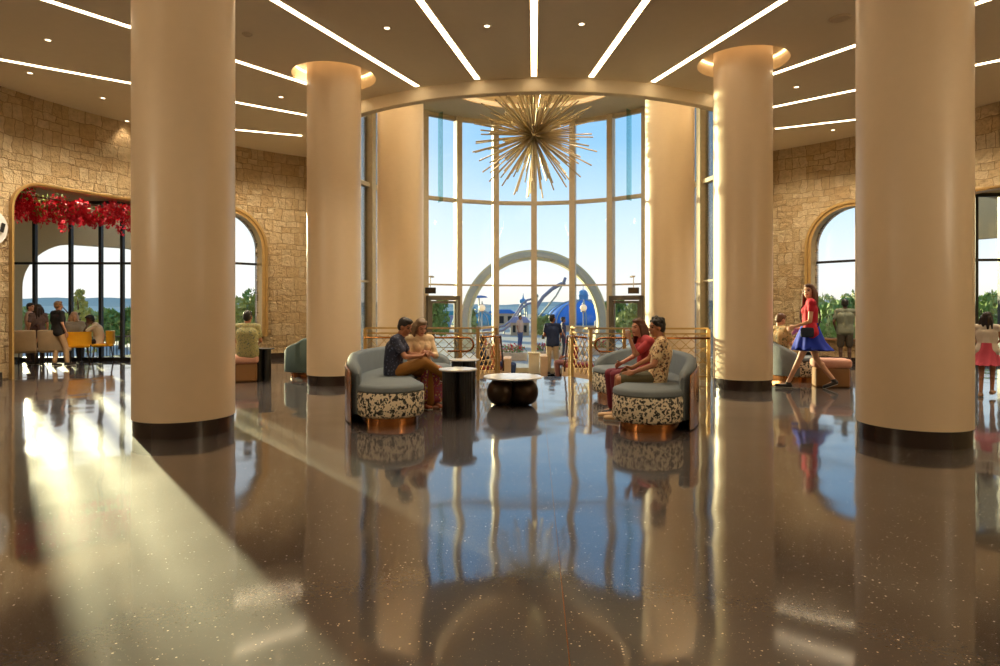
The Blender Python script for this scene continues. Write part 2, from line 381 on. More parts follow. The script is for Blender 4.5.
# gold frames round the openings
def arch_frame(key, parent_name, proj=.06, w=.15, mat_='gold', num=1):
    th, hw, z0, z1, r = openings[key]; bm = bmesh.new(); mt = opening_frame_mtx(th)
    for (e0, e1, y0, y1) in ((0, w * .55, .52, .74), (w * .55, w, .49, .66)):
        inner = round_top(-hw + 0, hw - 0, z0, z1, r); out = round_top(-hw - 1, hw + 1, z0, z1, r)
        def path(e): return [(-hw - e, z0)] + arc((-hw + r, z1 - r), r + e, PI, PI / 2, 14) + arc((hw - r, z1 - r), r + e, PI / 2, 0, 14) + [(hw + e, z0)]
        A, B = path(-.03 + e0), path(-.03 + e1)
        # follow wall curvature
        def P(x, y, z):
            base = mt @ Vector((x, y, z)); rad = math.hypot(base.x, base.y - WC); a = math.atan2(base.x, base.y - WC); rr = WR - .6 + y
            return Vector((rr * math.sin(a), WC + rr * math.cos(a), z))
        # subdivide the long straight head
        def sub(pp):
            o = []
            for i, p in enumerate(pp):
                o.append(p)
                if i + 1 < len(pp):
                    d = math.hypot(pp[i + 1][0] - p[0], pp[i + 1][1] - p[1]); k = int(d / .3)
                    for j in range(1, k): o.append((p[0] + (pp[i + 1][0] - p[0]) * j / k, p[1] + (pp[i + 1][1] - p[1]) * j / k))
            return o
        A, B = path(-.03 + e0), path(-.03 + e1); nA = []
        for i in range(len(A) - 1):
            k = max(1, int(math.hypot(A[i + 1][0] - A[i][0], A[i + 1][1] - A[i][1]) / .3))
            for j in range(k): nA.append(((A[i][0] + (A[i + 1][0] - A[i][0]) * j / k, A[i][1] + (A[i + 1][1] - A[i][1]) * j / k), (B[i][0] + (B[i + 1][0] - B[i][0]) * j / k, B[i][1] + (B[i + 1][1] - B[i][1]) * j / k)))
        nA.append((A[-1], B[-1]))
        R = [[bm.verts.new(P(a[0], y0, a[1])), bm.verts.new(P(b[0], y0, b[1])), bm.verts.new(P(b[0], y1, b[1])), bm.verts.new(P(a[0], y1, a[1]))] for a, b in nA]
        for q, s in zip(R, R[1:]):
            for i in range(4): bm.faces.new((q[i], q[(i + 1) % 4], s[(i + 1) % 4], s[i]))
        bm.faces.new(R[0]); bm.faces.new(R[-1])
    return struct(obj(parent_name, bm, mat_))
arch_frame('doorL', 'trim_3', w=.06); arch_frame('winL', 'trim_4'); arch_frame('winR', 'trim_5'); arch_frame('doorR', 'trim_6', w=.06)

# arched windows: glazing bars, pane, wooden sill box
for num, key, bars in ((1, 'winL', (.28,)), (2, 'winR', (.28,))):
    th, hw, z0, z1, r = openings[key]; mt = opening_frame_mtx(th)
    bm = bmesh.new(); bx(bm, -hw, hw, .84, .9, 2.58, 2.64, mtx=mt)
    f = struct(obj('window_%d' % num, bm, 'dark_metal'))
    bm = bmesh.new(); bx(bm, -.32 + .25, -.27 + .25, .84, .92, z0, z1 - .02, mtx=mt); obj('glazing_bar', bm, 'cream', f)
    bm = bmesh.new(); prism(bm, round_top(-hw + .01, hw - .01, z0, z1 - .01, r), mt @ Matrix.Translation((0, .86, 0)), .02); obj('pane', bm, 'glass', f)
    bm = bmesh.new(); bx(bm, -hw - .02, hw + .02, .5, 1.02, .56, .62, .01, mtx=mt); obj('sill', bm, 'wood', f)

th = wall_angle(-13); q = wpt(th, WR - .03); q.z = at_depth(0, 222, 11.5).z
t = thing('wall_plaque', 'round pale wall plaque at the very left edge on the stone', 'plaque', q, -th)
bm = bmesh.new(); bx(bm, -.05, .05, -.0, .05, -.05, .05); b_ = bmesh.new(); lathe(b_, [(0, -.03), (.33, -.03), (.36, 0), (.36, .02), (0, .02)], 48); bmesh.ops.transform(b_, matrix=Matrix.Rotation(math.radians(90), 4, 'X'), verts=b_.verts[:]); merge(bm, b_); obj('disc', bm, 'white_marble', t)
bm = bmesh.new(); bx(bm, .20, .27, -.045, -.032, -.02, .16, mtx=Matrix.Rotation(math.radians(14), 4, 'Y')); obj('dark_emblem', bm, 'black', t)
# floor
bm = bmesh.new()
outline = []
for i in range(61): outline.append(wpt(math.radians(-90 + 180 * i / 60), WR + .05))
pts = [Vector((WR + .05, YB, 0)), Vector((-WR - .05, YB, 0))] + outline
top = [bm.verts.new((p.x, p.y, 0)) for p in pts]; bot = [bm.verts.new((p.x, p.y, -.9)) for p in pts]; n = len(pts)
bm.faces.new(top); bm.faces.new(bot[::-1])
for i in range(n): bm.faces.new((top[i], bot[i], bot[(i + 1) % n], top[(i + 1) % n]))
fl = struct(obj('floor', bm, 'floor'))
EDGE = 12.55
cut = bmesh.new()
ol = [(-4.9, EDGE), (-1.1, EDGE), (-.74, 13.15), (.74, 13.15), (1.1, EDGE), (4.9, EDGE), (4.9, 21), (-4.9, 21)]
lo = [cut.verts.new((x, y, ZL)) for x, y in ol]; hi = [cut.verts.new((x, y, .5)) for x, y in ol]
cut.faces.new(lo); cut.faces.new(hi[::-1])
for i in range(8): cut.faces.new((lo[i], hi[i], hi[(i + 1) % 8], lo[(i + 1) % 8]))
boolean_cut(fl, cut)
# the bay floor outside the wall circle
bm = bmesh.new(); ap = arc(GC, GR + .25, math.radians(35), math.radians(145), 30); tp = [bm.verts.new((x, y, ZL)) for x, y in ap]; bp_ = [bm.verts.new((x, y, ZL - .2)) for x, y in ap]
bm.faces.new(tp); bm.faces.new(bp_[::-1])
for i in range(len(tp)): bm.faces.new((tp[i], bp_[i], bp_[(i + 1) % len(tp)], tp[(i + 1) % len(tp)]))
struct(obj('floor_bay', bm, 'floor'))
bm = bmesh.new()
for k in range(3): bx(bm, -.74, .74, 13.12 + k * .32, 13.46 + k * .32, ZL - .01, -.17 * (k + 1))
struct(obj('trim_7', bm, 'floor'))
# vestibule floors beyond the big openings
for side, key, nm in ((-1, 'doorL', 'floor_left'), (1, 'doorR', 'floor_right')):
    bm = bmesh.new(); a, b = sorted(abs(t) for t in (tL0, tL1)); pa = [wpt(side * (a - .13 + (b - a + .46) * i / 20), WR - .02) for i in range(21)]; pb = [wpt(side * (a - .13 + (b - a + .46) * i / 20), WR + 4.5) for i in range(21)]
    A = [bm.verts.new((p.x, p.y, .002)) for p in pa]; B = [bm.verts.new((p.x, p.y, .002)) for p in pb]; A2 = [bm.verts.new((p.x, p.y, -.3)) for p in pa]; B2 = [bm.verts.new((p.x, p.y, -.3)) for p in pb]
    for i in range(20):
        bm.faces.new((A[i], A[i + 1], B[i + 1], B[i])); bm.faces.new((A2[i], A2[i + 1], B2[i + 1], B2[i])); bm.faces.new((A[i], A[i + 1], A2[i + 1], A2[i])); bm.faces.new((B[i], B[i + 1], B2[i + 1], B2[i]))
    bm.faces.new((A[0], B[0], B2[0], A2[0])); bm.faces.new((A[20], B[20], B2[20], A2[20]))
    struct(obj(nm, bm, 'floor'))
# expansion joints in the terrazzo
for k, (xa, ya, xb, yb) in enumerate(((.14, -2, .14, 11.9),)):
    bm = bmesh.new(); obox(bm, (xa, ya, .0005), (xb, yb, .0005), .005, .002); struct(obj('trim_%d' % (8 + k), bm, 'bronze'))

# main ceiling: radial slab round the rotunda
bm = bmesh.new(); na = 90; rings = []
for zz in (ZC, ZC + .3):
    for rad in (0, 1, 2, 3):
        row = []
        for i in range(na + 1):
            a = math.radians(-180 + 180 * i / na); R1 = max(RR + .001, reach(RC, a, .1)); r_ = RR + (R1 - RR) * rad / 3
            row.append(bm.verts.new((RC[0] + r_ * math.cos(a), RC[1] + r_ * math.sin(a), zz)))
        rings.append(row)
for base in (0, 4):
    for j in range(3):
        for i in range(na): bm.faces.new((rings[base + j][i], rings[base + j][i + 1], rings[base + j + 1][i + 1], rings[base + j + 1][i]))
for j0, j1 in ((0, 4), (3, 7)):
    for i in range(na): bm.faces.new((rings[j0][i], rings[j0][i + 1], rings[j1][i + 1], rings[j1][i]))
for i in (0, na):
    for j in range(3): bm.faces.new((rings[j][i], rings[j + 1][i], rings[j + 5][i], rings[j + 4][i]))
bmesh.ops.remove_doubles(bm, verts=bm.verts[:], dist=.0005)
ceil = struct(obj('ceiling', bm, 'ceiling'))
COLS = {'c1l': (-3.99, 7.12, .535), 'c1r': (4.04, 7.06, .535), 'c2l': (-3.72, 11.75, .49), 'c2r': (3.66, 11.45, .49), 'c3l': (-3.27, 15.55, .56), 'c3r': (3.24, 15.5, .575)}
cut = bmesh.new()
for k in ('c1l', 'c1r', 'c2l', 'c2r'):
    x, y, r = COLS[k]; lathe(cut, [(.765, ZC - .1), (.765, ZC + .24)], 48, (x, y))
boolean_cut(ceil, cut)

# ring fascia and drum
bm = bmesh.new(); a0, a1 = math.radians(-182), math.radians(2)
prof = [(RR, ZC + .05), (RR, ZC - .02), (RR - .02, ZC - .24), (RR - .05, ZC - .26), (RR - .16, ZC - .26), (RR - .16, ZB + .1), (RR + .1, ZB + .1), (RR + .1, ZC + .28), (RR, ZC + .05)]
lathe(bm, prof, 110, RC, a0, a1); autosmooth(struct(obj('trim_12', bm, 'cream')))
# bay ceiling with round coffer
CC = (0, 16.9); bm = bmesh.new(); nn = 96
def bay_reach(a):
    lo, hi = 2.5, 9
    for _ in range(30):
        m = (lo + hi) / 2; x, y = CC[0] + m * math.cos(a), CC[1] + m * math.sin(a)
        ok = ((x - GC[0]) ** 2 + (y - GC[1]) ** 2 < (GR + .25) ** 2) or (y < 18.6 and (x - RC[0]) ** 2 + (y - RC[1]) ** 2 < (RR - .1) ** 2)
        lo, hi = (m, hi) if ok else (lo, m)
    return lo
CO = 2.55; I, O, O2 = [], [], []
for i in range(nn):
    a = 2 * PI * i / nn; R_ = bay_reach(a); c_, s_ = math.cos(a), math.sin(a)
    I.append(bm.verts.new((CC[0] + CO * c_, CC[1] + CO * s_, ZB))); O.append(bm.verts.new((CC[0] + R_ * c_, CC[1] + R_ * s_, ZB))); O2.append(bm.verts.new((CC[0] + R_ * c_, CC[1] + R_ * s_, ZB + .7)))
I2 = [bm.verts.new((v.co.x, v.co.y, ZB + .35)) for v in I]
for i in range(nn):
    j = (i + 1) % nn; bm.faces.new((I[i], I[j], O[j], O[i])); bm.faces.new((I[i], I[j], I2[j], I2[i])); bm.faces.new((O[i], O[j], O2[j], O2[i]))
bm.faces.new(I2); bm.faces.new(O2[::-1]); struct(obj('ceiling_bay', bm, 'cream'))
bm = bmesh.new(); lathe(bm, [(CO - .02, ZB + .02), (CO - .02, ZB + .10), (CO - .14, ZB + .10), (CO - .14, ZB + .06), (CO - .1, ZB + .02), (CO - .02, ZB + .02)], 96, CC)
tag(obj('coffer_trim', bm, 'coffer'), 'warm light ring inside the round coffer above the starburst chandelier', 'light')

# ------------------------------------------------------------------ columns
clabels = {'c1l': ('huge round cream column in the left foreground', 'left foreground'), 'c1r': ('huge round cream column in the right foreground', ''),
           'c2l': ('round cream column with lit ceiling recess, behind left curved sofa', ''), 'c2r': ('round cream column with lit ceiling recess, right of the seated couple facing left', ''),
           'c3l': ('round cream column in the glazed bay, behind the man in navy patterned shirt', ''), 'c3r': ('round cream column in the glazed bay, behind the couple on right sofa', '')}
for k, (x, y, r) in COLS.items():
    t = thing('round_column', clabels[k][0], 'column', (x, y, ZL if k[1] == '3' else 0), 0, 'round columns of the hall'); zt = (ZB + .0) if k[1] == '3' else ZC + .24; zb = ZL if k[1] == '3' else 0
    bm = bmesh.new(); lathe(bm, [(r, .175), (r, zt - zb)], 96); autosmooth(obj('shaft', bm, 'column', t))
    bm = bmesh.new(); lathe(bm, [(r - .012, 0), (r - .012, .175)], 96); autosmooth(obj('plinth_band', bm, 'skirt', t))
    if k[1] != '3':
        bm = bmesh.new(); R0 = .755
        lathe(bm, [(R0, ZC + .235), (R0, ZC + .215), (R0 - .035, ZC + .215), (R0 - .035, ZC + .235), (R0, ZC + .235)], 64, (x, y)); tag(obj('cove_light', bm, 'cove'), 'warm light ring in recess of the %s column' % {'c1l': 'left foreground', 'c1r': 'right foreground', 'c2l': 'second left', 'c2r': 'second right'}[k], 'light')

# ------------------------------------------------------------------ glazed bay
def gpt(deg, r=GR): a = math.radians(deg); return Vector((GC[0] + r * math.sin(a), GC[1] + r * math.cos(a), 0))
angs = [-80, -67.5, -60 + 7.5, -45, -30, -15, 0, 15, 30, 45, 52.5, 67.5, 80]
angs = [-82, -71, -58, -44.5, -30, -15, 0, 15, 30, 44.5, 58, 71, 82]
zt1, zt2 = 3.40 + EYE, 2.13
for i, a in enumerate(angs):
    p, q = gpt(a, GR - .16), gpt(a, GR + .1); bm = bmesh.new(); obox(bm, (p.x, p.y, (ZB + ZL) / 2), (q.x, q.y, (ZB + ZL) / 2), .185, ZB - ZL + .05)
    struct(obj('trim_%d' % (20 + i), bm, 'mullion'))
for i, (a, b) in enumerate(zip(angs, angs[1:])):
    p, q = gpt(a), gpt(b); bm = bmesh.new()
    for z, h, w in ((zt1, .11, .16), (zt2, .05, .09), (ZL + .07, .14, .1), (ZB - .06, .12, .12)): obox(bm, (p.x, p.y, z), (q.x, q.y, z), w, h)
    f = struct(obj('window_%d' % (3 + i), bm, 'mullion'))
    bm = bmesh.new(); obox(bm, (p.x, p.y, (ZB + ZL) / 2), (q.x, q.y, (ZB + ZL) / 2), .02, ZB - ZL - .02); obj('pane', bm, 'glass', f)
for i, a in enumerate((-38.5, 38.5, -63, 63)):
    p, q = gpt(a, GR - .34), gpt(a, GR - .06); bm = bmesh.new(); obox(bm, (p.x, p.y, (zt1 + ZB) / 2 - .06), (q.x, q.y, (zt1 + ZB) / 2 - .06), .02, ZB - zt1 + .12); o = obj('glass_fin', bm, 'glass_fin')
    tag(o, ('teal glass fin on the bay window, right beside the %s bay column' % ('left' if a < 0 else 'right')) if abs(a) < 50 else 'teal glass fin on the side pane outside the %s bay column' % ('left' if a < 0 else 'right'), 'glass fin', 'teal glass fins of the bay')
# doors with exit signs in the facets at +-37
for side in (-1, 1):
    c = gpt(side * 37.5, GR - .24); th = side * math.radians(37.5); x = Vector((math.cos(th), -math.sin(th), 0)); y = Vector((math.sin(th), math.cos(th), 0))
    mt = Matrix(((x.x, y.x, 0, c.x), (x.y, y.y, 0, c.y), (0, 0, 1, ZL), (0, 0, 0, 1)))
    bm = bmesh.new()
    for s in (-1, 1): bx(bm, s * .52 - .05, s * .52 + .05, -.06, .06, 0, 2.42, mtx=mt)
    bx(bm, -.57, .57, -.06, .06, 2.32, 2.46, mtx=mt)
    d = struct(obj('door_1' if side < 0 else 'door_2', bm, 'grey_frame'))
    bm = bmesh.new()
    for s in (-1, 1): bx(bm, s * .43 - .035, s * .43 + .035, -.025, .025, .02, 2.3, mtx=mt)
    bx(bm, -.43, .43, -.025, .025, 2.22, 2.3, mtx=mt); bx(bm, -.43, .43, -.025, .025, .02, .2, mtx=mt); obj('door_leaf', bm, 'grey_frame', d)
    bm = bmesh.new(); bx(bm, -.4, .4, -.008, .008, .2, 2.22, mtx=mt); obj('pane', bm, 'glass', d)
    bm = bmesh.new(); tube(bm, [mt @ Vector(v) for v in ((-side * .34, -.02, .95), (-side * .34, -.09, .98), (-side * .34, -.09, 1.25), (-side * .34, -.02, 1.28))], .015); obj('handle', bm, 'brass', d, True)
    e = at_depth(430.5 if side < 0 else 633.5, 290.5, 19.1 if side < 0 else 18.9); t = thing('exit_sign', 'black exit sign box over the %s bay door' % ('left' if side < 0 else 'right'), 'sign', e, 0, 'exit sign boxes above the bay doors')
    bm = bmesh.new(); bx(bm, -.16, .16, -.03, .03, -.09, .09, .008); obj('housing', bm, 'sign_black', t)
    bm = bmesh.new(); bx(bm, -.14, .14, -.034, -.028, -.07, .07, .002); obj('face_panel', bm, 'bronze_dark', t)
    bm = bmesh.new(); tube(bm, [(0, 0, .09), (0, 0, .42)], .012); bx(bm, -.05, .05, 0, .4, .4, .44); obj('bracket', bm, 'mullion', t)

# ------------------------------------------------------------------ ceiling lights
def radial(a_deg, r): a = math.radians(a_deg - 90); return Vector((RC[0] + r * math.cos(a), RC[1] + r * math.sin(a), ZC))
names = {0: 'straight down the middle of the ceiling', -9.7: 'just left of the middle one', 9.7: 'just right of the middle one', -21: 'running past the left recessed column', 21: 'running past the right recessed column',
         -35.3: 'outer left, crossing behind the left foreground column highest up', 35.3: 'outer right, crossing behind the right foreground column highest up', -50.5: 'on the far left, second from lowest', 50.5: 'on the far right, second from lowest',
         -66.5: 'lowest one over the left stone wall', 66.5: 'lowest one over the right stone wall'}
for a, txt in names.items():
    r0 = RR + .12; r1 = min(19, reach(RC, math.radians(a - 90)) - .6)
    t = thing('strip_light', 'thin recessed white light strip, ' + txt, 'ceiling light', radial(a, r0), 0, 'radiating ceiling light strips'); o = Vector(t.location)
    bm = bmesh.new(); p, q = radial(a, r0) - o, radial(a, r1) - o; up = Vector((0, 0, 1)); obox(bm, p + up * -.008, q + up * -.008, .092, .012); obj('diffuser', bm, 'light_strip', t)
    bm = bmesh.new(); s = (q - p).normalized().cross(up) * .06
    for k in (-1, 1): obox(bm, p + s * k + up * -.006, q + s * k + up * -.006, .012, .011)
    obj('trim_channel', bm, 'ceiling', t)
dl = [(387, 28, 'above the gap between the two left columns'), (487, 26, 'between the middle light strip and the next one left'), (581.6, 24, 'between the middle light strip and the next one right'), (48, 40, 'high at the far left'), (30, 73, 'below the far left light strip'),
      (103, 98, 'near the left foreground column'), (127, 121, 'beside the left stone wall top'), (281, 97, 'left of the left recessed column'), (796.6, 87, 'right of the right recessed column'), (833, 130, 'near the top of the right stone wall')]
spots = []
for px, py, txt in dl:
    p = on_z(px, py, ZC); t = thing('downlight', 'small round ceiling downlight ' + txt, 'ceiling light', p, 0, 'small round downlights')
    bm = bmesh.new(); lathe(bm, [(.042, -.004), (.075, -.008), (.075, .003), (.042, .003), (.042, -.004)], 24); obj('rim', bm, 'ceiling', t, True)
    bm = bmesh.new(); lathe(bm, [(.042, -.003), (.042, .002)], 20); obj('lens', bm, 'down', t)
    spots.append(p)
p = on_z(840, 18, ZC); bm = bmesh.new(); lathe(bm, [(.0, -.02), (.12, -.018), (.15, -.004), (.15, .004)], 32, (p.x, p.y)); 
for v in bm.verts: v.co.z += ZC
tag(obj('ceiling_speaker', bm, 'speaker_white'), 'round flush ceiling speaker left of the right foreground column', 'speaker')
p = on_z(247, 34, ZC); bm = bmesh.new(); lathe(bm, [(.0, -.03), (.05, -.03), (.08, -.004), (.08, .004)], 24, (p.x, p.y))
for v in bm.verts: v.co.z += ZC
tag(obj('smoke_detector', bm, 'speaker_white'), 'small smoke detector on the ceiling right of the left foreground column', 'smoke detector')

# ------------------------------------------------------------------ starburst chandelier
hub = at_depth(532.5, 135.5, 16.9); hub.x = 0
t = thing('starburst_chandelier', 'large brass starburst chandelier of radiating rods hanging in the bay', 'chandelier', hub)
bm = bmesh.new(); sph(bm, (0, 0, 0), .17); obj('hub', bm, 'brass', t, True)
bm = bmesh.new(); tube(bm, [(0, 0, .1), (0, 0, ZB + .34 - hub.z)], .025); lathe(bm, [(.0, ZB + .35 - hub.z), (.16, ZB + .35 - hub.z), (.16, ZB + .30 - hub.z), (0, ZB + .28 - hub.z)], 24); obj('stem', bm, 'brass', t)
rng = random.Random(4); rest = bmesh.new(); N = 230; rods = []
for i in range(N):
    z = 1 - 2 * (i + .5) / N; a = i * PI * (3 - 5 ** .5); r = math.sqrt(1 - z * z); d = Vector((r * math.cos(a), r * math.sin(a), z))
    L = rng.choice((1.05, 1.25, 1.45, 1.62, 1.68)) * rng.uniform(.95, 1.03); rods.append((L, d))
rods.sort(key=lambda x: -x[0] * (1 - .15 * abs(x[1].y)))
for k, (L, d) in enumerate(rods):
    if d.z > .985: continue
    bm = bmesh.new() if k < 98 else rest
    tube(bm, [d * .12, d * L], [.016, .020], 7)
    if k < 98: obj('rod', bm, 'brass', t)
o = obj('rod', rest, 'brass', t); o['kind'] = 'stuff'

# ------------------------------------------------------------------ guard rails of the sunken bay
def bars(bm, p, q, z, w, h): obox(bm, (p[0], p[1], z), (q[0], q[1], z), w, h)
def lattice_bm(p, q, z0, z1, dz=0.0, zig=.22):
    """crossed rods between two uprights; dz = drop of q relative to p"""
    bm = bmesh.new(); p, q = Vector(p + (0,)), Vector(q + (0,)); L = (q - p).length; n = max(1, round(L / zig)); 
    def P(t, z): c = p.lerp(q, t); return Vector((c.x, c.y, z + dz * t))
    h = z1 - z0; m = max(1, round(h / (L / n)))
    for i in range(-m, n + 1):
        for s in (1, -1):
            a, b = (i, 0), (i + m, m)
            t0, t1 = max(0, i), min(n, i + m)
            if t1 <= t0: continue
            za, zb = (t0 - i) / m, (t1 - i) / m
            if s < 0: za, zb = 1 - za, 1 - zb
            obox(bm, P(t0 / n, z0 + h * za), P(t1 / n, z0 + h * zb), .012, .012)
    for k in range(1, 3): obox(bm, P(0, z0 + h * k / 3), P(1, z0 + h * k / 3), .012, .012)
    return bm
for s, lab in ((-1, 'gold guard rail with lattice infill behind the left sofas'), (1, 'gold guard rail with lattice infill behind the right sofas')):
    t = thing('guard_rail', lab, 'railing', (0, 0, 0), 0, 'gold railings round the sunken bay')
    Y = 12.32; xs = [s * v for v in (3.28, 2.3, 1.42, 1.08)] if s < 0 else [s * v for v in (3.30, 2.45, 1.72, 1.08)]
    for x in xs:
        bm = bmesh.new(); bx(bm, x - .032, x + .032, Y - .032, Y + .032, 0, 1.0, .004); obj('post', bm, 'gold', t)
    bm = bmesh.new(); bars(bm, (xs[0], Y), (xs[-1], Y), 1.01, .07, .035); bars(bm, (xs[0], Y), (xs[-1], Y), .91, .035, .03); obj('top_rail', bm, 'gold', t)
    bm = bmesh.new(); bars(bm, (xs[0], Y), (xs[-1], Y), .10, .035, .03); obj('bottom_rail', bm, 'gold', t)
    for a, b in zip(xs, xs[1:]): obj('lattice', lattice_bm((a, Y), (b, Y), .11, .9), 'gold', t)
    yh = Y - .09; e = s * 1.16; far = xs[0]; zA, zB_ = .83, .57; c = (zA + zB_) / 2; rr = (zA - zB_) / 2
    pts = [(far, yh, zA)] + [(e + s * rr - s * rr * math.sin(u), yh, c + rr * math.cos(u)) for u in [PI * k / 10 for k in range(11)]] + [(e + s * .5, yh, zB_)]
    bm = bmesh.new(); tube(bm, pts, .02, 10)
    for x in xs[:-1]: tube(bm, [(x, yh, zA), (x, Y, zA - .02)], .01, 6)
    obj('handrail', bm, 'bronze', t, True)
    # stair rail
    t = thing('stair_rail', 'gold stair railing sloping down on the %s of the steps' % ('left' if s < 0 else 'right'), 'railing', (0, 0, 0), 0, 'gold railings round the sunken bay')
    A, B, Cc = (s * 1.06, 12.38), (s * .78, 13.15), (s * .78, 14.15); dz = -.60
    bm = bmesh.new(); bars(bm, A, B, 1.01, .07, .035); obox(bm, (B[0], B[1], 1.01), (Cc[0], Cc[1], 1.01 + dz), .07, .035)
    bars(bm, A, B, .91, .035, .03); obox(bm, (B[0], B[1], .91), (Cc[0], Cc[1], .91 + dz), .035, .03); obj('top_rail', bm, 'gold', t)
    for (x, y), z0, z1 in ((B, -.1, 1.0), (Cc, ZL, 1.0 + dz)):
        bm = bmesh.new(); bx(bm, x - .03, x + .03, y - .03, y + .03, z0, z1, .004); obj('post', bm, 'gold', t)
    obj('lattice', lattice_bm(A, B, .1, .9), 'gold', t); obj('lattice', lattice_bm(B, Cc, .1, .9, dz), 'gold', t)
    bm = bmesh.new(); off = -s * .09
    tube(bm, [(A[0] + off * .7, A[1] - .05, .83), (B[0] + off, B[1], .83), (Cc[0] + off, Cc[1], .83 + dz), (Cc[0] + off, Cc[1] + .3, .83 + dz), (Cc[0] + off, Cc[1] + .3, .57 + dz)], .02, 10); obj('handrail', bm, 'bronze', t, True)

# ------------------------------------------------------------------ curved sofas
def band(bm, R, hw, a0, a1, prof, cap=True, seg=26, cseg=14):
    """loft an arc band (centreline R, half width hw) through (z, inset) steps"""
    rings = []
    for z, ins in prof:
        w = hw - ins; pts = []
        pts += [((R + w) * math.cos(a0 + (a1 - a0) * i / seg), (R + w) * math.sin(a0 + (a1 - a0) * i / seg)) for i in range(seg + 1)]
        c = (R * math.cos(a1), R * math.sin(a1)); 
        if cap: pts += [(c[0] + w * math.cos(a1 + PI * k / cseg), c[1] + w * math.sin(a1 + PI * k / cseg)) for k in range(1, cseg)]
        pts += [((R - w) * math.cos(a1 + (a0 - a1) * i / seg), (R - w) * math.sin(a1 + (a0 - a1) * i / seg)) for i in range(seg + 1)]
        c = (R * math.cos(a0), R * math.sin(a0))
        if cap: pts += [(c[0] + w * math.cos(a0 + PI + PI * k / cseg), c[1] + w * math.sin(a0 + PI + PI * k / cseg)) for k in range(1, cseg)]
        rings.append([bm.verts.new((x, y, z)) for x, y in pts])
    n = len(rings[0])
    for A, B in zip(rings, rings[1:]):
        for i in range(n): bm.faces.new((A[i], A[(i + 1) % n], B[(i + 1) % n], B[i]))
    bm.faces.new(rings[0]); bm.faces.new(rings[-1])
def back_bm(path, th, z0, ztop, edge=.05, ends=(.72, .5)):
    """upright cushion following a path of (point, outward normal); its top falls away at both ends"""
    bm = bmesh.new(); rings = []; n = len(path)
    for i, (p, nr) in enumerate(path):
        f = i / (n - 1); e = min(1, min(f * 5, 1)) ** .5; e2 = min(1, (1 - f) * 3.2) ** .5
        zt = z0 + (ztop - z0) * min(ends[0] + (1 - ends[0]) * e, ends[1] + (1 - ends[1]) * e2); k = min(1, min(f, 1 - f) * 22 + .3); w = th / 2 * k
        sec = [(-w, z0), (-w, zt - edge), (-w * .6, zt - edge * .25), (0, zt), (w * .6, zt - edge * .25), (w, zt - edge), (w, z0)]
        rings.append([bm.verts.new((p[0] + nr[0] * d, p[1] + nr[1] * d, z)) for d, z in sec])
    for A, B in zip(rings, rings[1:]):
        for i in range(7): bm.faces.new((A[i], A[(i + 1) % 7], B[(i + 1) % 7], B[i]))
    bm.faces.new(rings[0]); bm.faces.new(rings[-1]); return bm
def sofa_path(R, off, A0, A1, wrap, trim=0):
    """outer edge of the seat band, wrapping round its far end"""
    P = []; n = 40
    for i in range(n + 1):
        a = A0 + trim + (A1 - A0 - trim) * i / n; P.append((((R + off) * math.cos(a), (R + off) * math.sin(a)), (math.cos(a), math.sin(a))))
    c = (R * math.cos(A1), R * math.sin(A1)); m = int(wrap / .12) 
    for k in range(1, m + 1): a = A1 + wrap * k / m; P.append(((c[0] + off * math.cos(a), c[1] + off * math.sin(a)), (math.cos(a), math.sin(a))))
    return P
def sofa(label, C, rz, mirror, group='curved sofas with splotched upholstery', cloth='teal', R=2.84, span=27, wrap=125, shell=True, lean=.80):
    t = thing('curved_sofa', label, 'sofa', (C[0], C[1], 0), rz, group); A0, A1 = math.radians(-span), math.radians(span); hw = .41; wr = math.radians(wrap)
    def put(name, bm, m, parent=t, sm=True):
        if mirror: bmesh.ops.transform(bm, matrix=Matrix.Diagonal((-1, 1, 1, 1)), verts=bm.verts[:])
        o = obj(name, bm, m, parent); return autosmooth(o, 40) if sm else o
    bm = bmesh.new(); band(bm, R, hw, A0, A1, [(0, .075), (.10, .075)]); put('plinth', bm, 'bronze')
    bm = bmesh.new(); band(bm, R, hw, A0, A1, [(.10, .03), (.115, .008), (.14, 0), (.37, 0), (.395, .012)]); put('seat_base', bm, 'terrazzo_cloth')
    bm = bmesh.new(); band(bm, R, hw, A0, A1, [(.395, .015), (.41, .0), (.45, .003), (.47, .02), (.485, .06)]); put('seat_cushion', bm, cloth)
    put('backrest', back_bm(sofa_path(R, hw - .01, A0, A1, wr), .14, .12, lean), cloth)
    if shell: put('back_shell', back_bm(sofa_path(R, hw + .078, A0, A1, wr * .8), .03, .015, .70, .015, (.9, .6)), 'bronze')
    return t
sofa('curved grey-teal sofa carrying the couple in navy and cream tops', (.77, 9.08), 0, True)
sofa('curved grey-teal sofa carrying the couple in rose and printed shirts', (-1.2, 8.86), 0, False)
sofa('deep teal curved sofa seen from behind near the left stone wall', (-4.33, 14.40), math.radians(92), True, 'teal lounge sofas by the stone walls', 'teal2', 1.5, 14, 60, False)
p = on_z(776, 381, 0); sofa('grey curved sofa with the reading person, by the right stone wall', (p.x + 1.75, p.y + .55), math.radians(178), False, 'teal lounge sofas by the stone walls', 'teal', 1.4, 20, 60, False)

